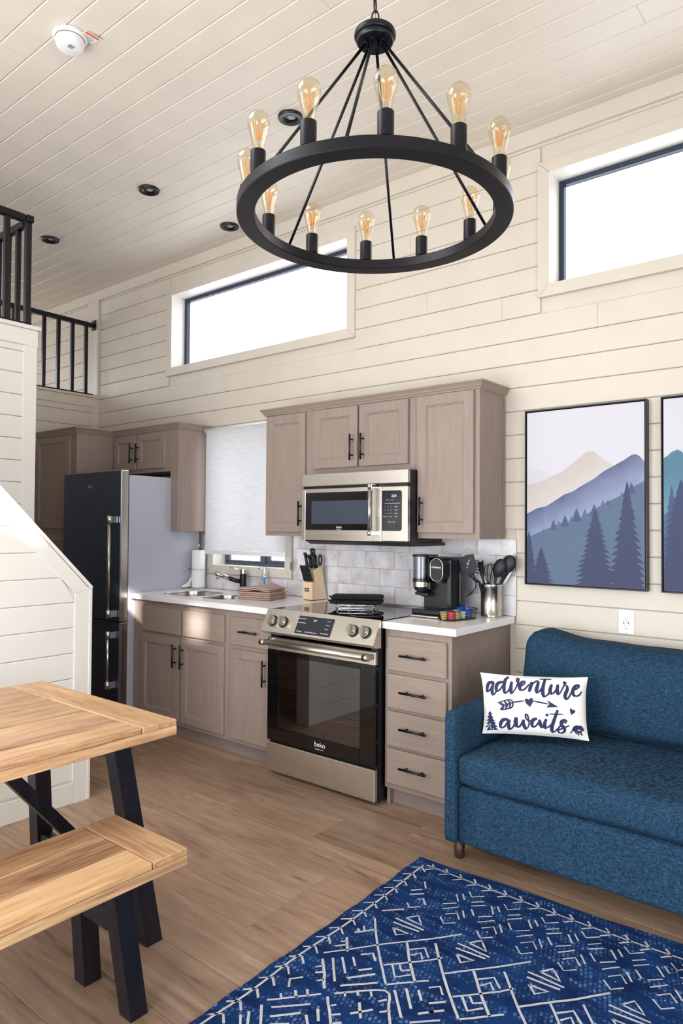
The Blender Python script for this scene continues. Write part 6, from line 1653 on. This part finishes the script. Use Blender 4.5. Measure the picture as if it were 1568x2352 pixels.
# ------------------------------------------------------------------ table and bench
def leg_mesh(b0, t0, w, z1):
    """square leg from foot centre b0=(x,y) to top centre t0=(x,y)"""
    h = w / 2; vs = [(b0[0] + a * h, b0[1] + c_ * h, 0.0) for a, c_ in ((-1, -1), (1, -1), (1, 1), (-1, 1))] + [(t0[0] + a * h, t0[1] + c_ * h, z1) for a, c_ in ((-1, -1), (1, -1), (1, 1), (-1, 1))]
    return MB().add(vs, [(3, 2, 1, 0), (4, 5, 6, 7), (0, 1, 5, 4), (1, 2, 6, 5), (2, 3, 7, 6), (3, 0, 4, 7)])
def plank_table(name, x0, x1, y0, y1, zt, top, low, seams, eb, label, cat, legs, lw, th_gap=0.0012):
    t = thing(name, ((x0 + x1) / 2, (y0 + y1) / 2, 0), label, cat)
    za = zt - top
    for (a, b2) in ((y1 - eb, y1), (y0, y0 + eb)):
        MB().box(x0, x1, a + 0.0016, b2, za, zt, 0.003).build('end_board', 'table_x', t)
    xs = [x0] + seams + [x1]
    for a, b2 in zip(xs[:-1], xs[1:]):
        MB().box(a + (0.0018 if a > x0 else 0), b2 - (0.0018 if b2 < x1 else 0), y0 + eb + 0.0012, y1 - eb - 0.0012, za, zt, 0.0035).build('plank', ('table', 'table_dark', 'table_pale', 'table', 'table_pale', 'table_dark', 'table_pale', 'table_dark')[(len(xs) + int(a * 97)) % 8], t)
    zb = za - low - 0.0003
    for (a, b2) in ((x0 + 0.001, x0 + 0.045), (x1 - 0.045, x1)):
        MB().box(a, b2, y0 + 0.002, y1 + 0.001, zb, za - 0.0003, 0.0025).build('edge_rail', 'table', t)
    for (a, b2) in ((y1 - 0.046, y1 - 0.002), (y0 + 0.002, y0 + 0.046)):
        MB().box(x0 + 0.0455, x1 - 0.0455, a, b2, zb, za - 0.0003, 0.002).build('edge_rail', 'table_x', t)
    return t, za - 0.0004
t, zu = plank_table('dining_table', 0.047, 0.930, -3.95, -2.030, 0.750, 0.020, 0.031, [0.150, 0.250, 0.377, 0.492, 0.604, 0.705, 0.815], 0.135, 'acacia plank dining table with black splayed legs', 'table', None, 0.06)
for yb, s_ in ((-2.058, 1), (-3.92, -1)):
    for bx, tx_ in ((0.831, 0.742), (0.125, 0.214)):
        leg_mesh((bx, yb), (tx_, yb - s_ * 0.082), 0.062, 0.690).build('leg', 'leg', t)
    yc = yb - s_ * 0.082
    MB().box(0.150, 0.806, yc - 0.032, yc + 0.032, 0.6905, zu, 0.003).build('top_bar', 'leg', t)
    yl = yb - s_ * 0.022
    MB().box(0.185, 0.770, yl - 0.022, yl + 0.022, 0.130, 0.185, 0.003).build('cross_bar', 'leg', t)
    MB().obox((0.500, yl + s_ * 0.012, 0.186), (0.500, yl - s_ * 0.415, 0.694), 0.045, 0.040, upv=(0, 0, 1)).build('brace', 'leg', t)
t, zu = plank_table('dining_bench', 0.818, 1.183, -3.70, -2.183, 0.455, 0.021, 0.028, [0.948, 1.058], 0.119, 'acacia plank bench with black legs in front of the table', 'bench', None, 0.055)
for yb, s_ in ((-2.298, 1), (-3.58, -1)):
    for bx, tx_ in ((1.095, 1.065), (0.857, 0.887)):
        leg_mesh((bx, yb), (tx_, yb - s_ * 0.048), 0.056, 0.404).build('leg', 'leg', t)
    MB().box(0.915, 1.038, yb - s_ * 0.036 - 0.02, yb - s_ * 0.036 + 0.02, 0.235, 0.300, 0.003).build('cross_bar', 'leg', t)
    MB().box(0.87, 1.085, yb - s_ * 0.048 - 0.025, yb - s_ * 0.048 + 0.025, 0.4045, zu, 0.002).build('top_bar', 'leg', t)

# ------------------------------------------------------------------ chandelier
CX, CY, CZ2 = 1.6516, -1.9212, 2.3512
RS = 0.36
TI = Matrix.Translation((CX, CY, CZ2)) @ Matrix(((1, 0, -0.0054, 0), (0, 1, 0.0139, 0), (0.0054, -0.0139, 1, 0), (0, 0, 0, 1)))
t = thing('chandelier', (CX, CY, 2.25), 'black wagon wheel chandelier with twelve amber bulbs', 'chandelier')
RZT = -0.0665
mb = MB(TI); mb.ring(0, 0, RZT - 0.031, RZT, 0.336, 0.3855, 128, 0.002); mb.build('ring', 'black', t)
NP = 40
sock = bulb = fil = None
ph0 = -0.86
def socket_mb(T_):
    return MB(T_).lathe([(0.0001, -0.0665), (0.014, -0.0665), (0.014, -0.0620), (0.0195, -0.0618), (0.0198, -0.060), (0.0198, -0.0008), (0.0190, 0.0), (0.0165, 0.0), (0.0165, -0.02), (0.0001, -0.022)], 0, 0, 0, 28)
bulb_prof = [(0.0135, -0.004), (0.0140, 0.006), (0.0165, 0.022), (0.0215, 0.042), (0.0265, 0.060), (0.0288, 0.073), (0.0285, 0.083), (0.0245, 0.094), (0.0165, 0.1015), (0.006, 0.105), (0.0001, 0.1055)]
for k in range(12):
    a = ph0 + k * PI / 6
    T_ = TI @ Matrix.Translation((RS * math.cos(a), RS * math.sin(a), 0))
    socket_mb(T_).build('socket', 'black', t)
    bo = MB(T_).lathe(bulb_prof, 0, 0, 0, 28).build('bulb', 'bulb', t)
    mb = MB(T_)
    for q in range(4):
        an = q * PI / 2 + 0.5 + k
        mb.cyl((0.0045 * math.cos(an), 0.0045 * math.sin(an), 0.032), (0.010 * math.cos(an), 0.010 * math.sin(an), 0.074), 0.0013, n=6)
    mb.build('filaments', 'filament', bo)
    MB(T_).lathe([(0.0075, -0.003), (0.006, 0.012), (0.0025, 0.022), (0.002, 0.032), (0.0018, 0.060)], 0, 0, 0, 10).build('glass_stem', 'bottle', bo)
# hub
hz = 2.772
MB().lathe([(0.0001, 0.000), (0.0505, 0.0), (0.053, 0.003), (0.053, 0.012), (0.0575, 0.014), (0.0595, 0.018), (0.0595, 0.024), (0.0570, 0.026), (0.0570, 0.030), (0.0535, 0.033), (0.0001, 0.036)], CX, CY, hz, 56).build('hub', 'black', t)
MB().lathe([(0.0001, -0.016), (0.012, -0.016), (0.013, -0.012), (0.013, 0.0)], CX, CY, hz - 0.0005, 24).build('hub_nut', 'black', t)
for k in (1, 3, 5, 7, 9, 11):
    a = ph0 + (k + 0.5) * PI / 6
    e = TI @ Vector((RS * math.cos(a), RS * math.sin(a), RZT + 0.0)); s_ = Vector((CX + 0.027 * math.cos(a), CY + 0.027 * math.sin(a), hz - 0.006))
    MB().cyl(s_, e, 0.0044, n=12).lathe([(0.0001, -0.004), (0.007, -0.003), (0.008, 0.002), (0.007, 0.006)], s_.x, s_.y, s_.z - 0.0, 14).build('rod', 'black', t)
    tt_ = Vector((-math.sin(a), math.cos(a), 0)); mb = MB()
    for sg in (-1, 1):
        q = e + tt_ * (0.020 * sg); mb.cyl(q, q + Vector((0, 0, 0.007)), 0.0040, n=10)
    mb.build('screws', 'black', t)
MB().tube([(CX + 0.008 * math.cos(an) , CY, hz + 0.042 + 0.010 * math.sin(an)) for an in [2 * PI * q / 14 for q in range(14)]], 0.003, 8, closed=True).build('hub_loop', 'black', t)
z = hz + 0.050; i = 0
while z < H - 0.075:
    hl = 0.0235; an0 = i * PI / 2 + 0.35; pts = []
    for q in range(20):
        an = 2 * PI * q / 20; r_ = 0.0105 * math.cos(an); zz = z + 0.0215 + (hl - 0.0015) * math.sin(an)
        pts.append((CX + r_ * math.cos(an0), CY + r_ * math.sin(an0), zz))
    MB().tube(pts, 0.0024, 8, closed=True).build('chain_link', 'black', t)
    z += 0.0375; i += 1
MB().tube([(CX + 0.004 * math.sin(q * 1.3), CY + 0.004 * math.cos(q * 1.7), hz + 0.037 + (H - 0.03 - hz - 0.037) * q / 30) for q in range(31)], 0.0012, 6).build('supply_wire', 'redcable', t)
MB().lathe([(0.0001, -0.045), (0.012, -0.045), (0.014, -0.028), (0.055, -0.020), (0.064, -0.012), (0.065, -0.0005), (0.0001, -0.0005)], CX, CY, H, 40).build('ceiling_canopy', 'black', t)
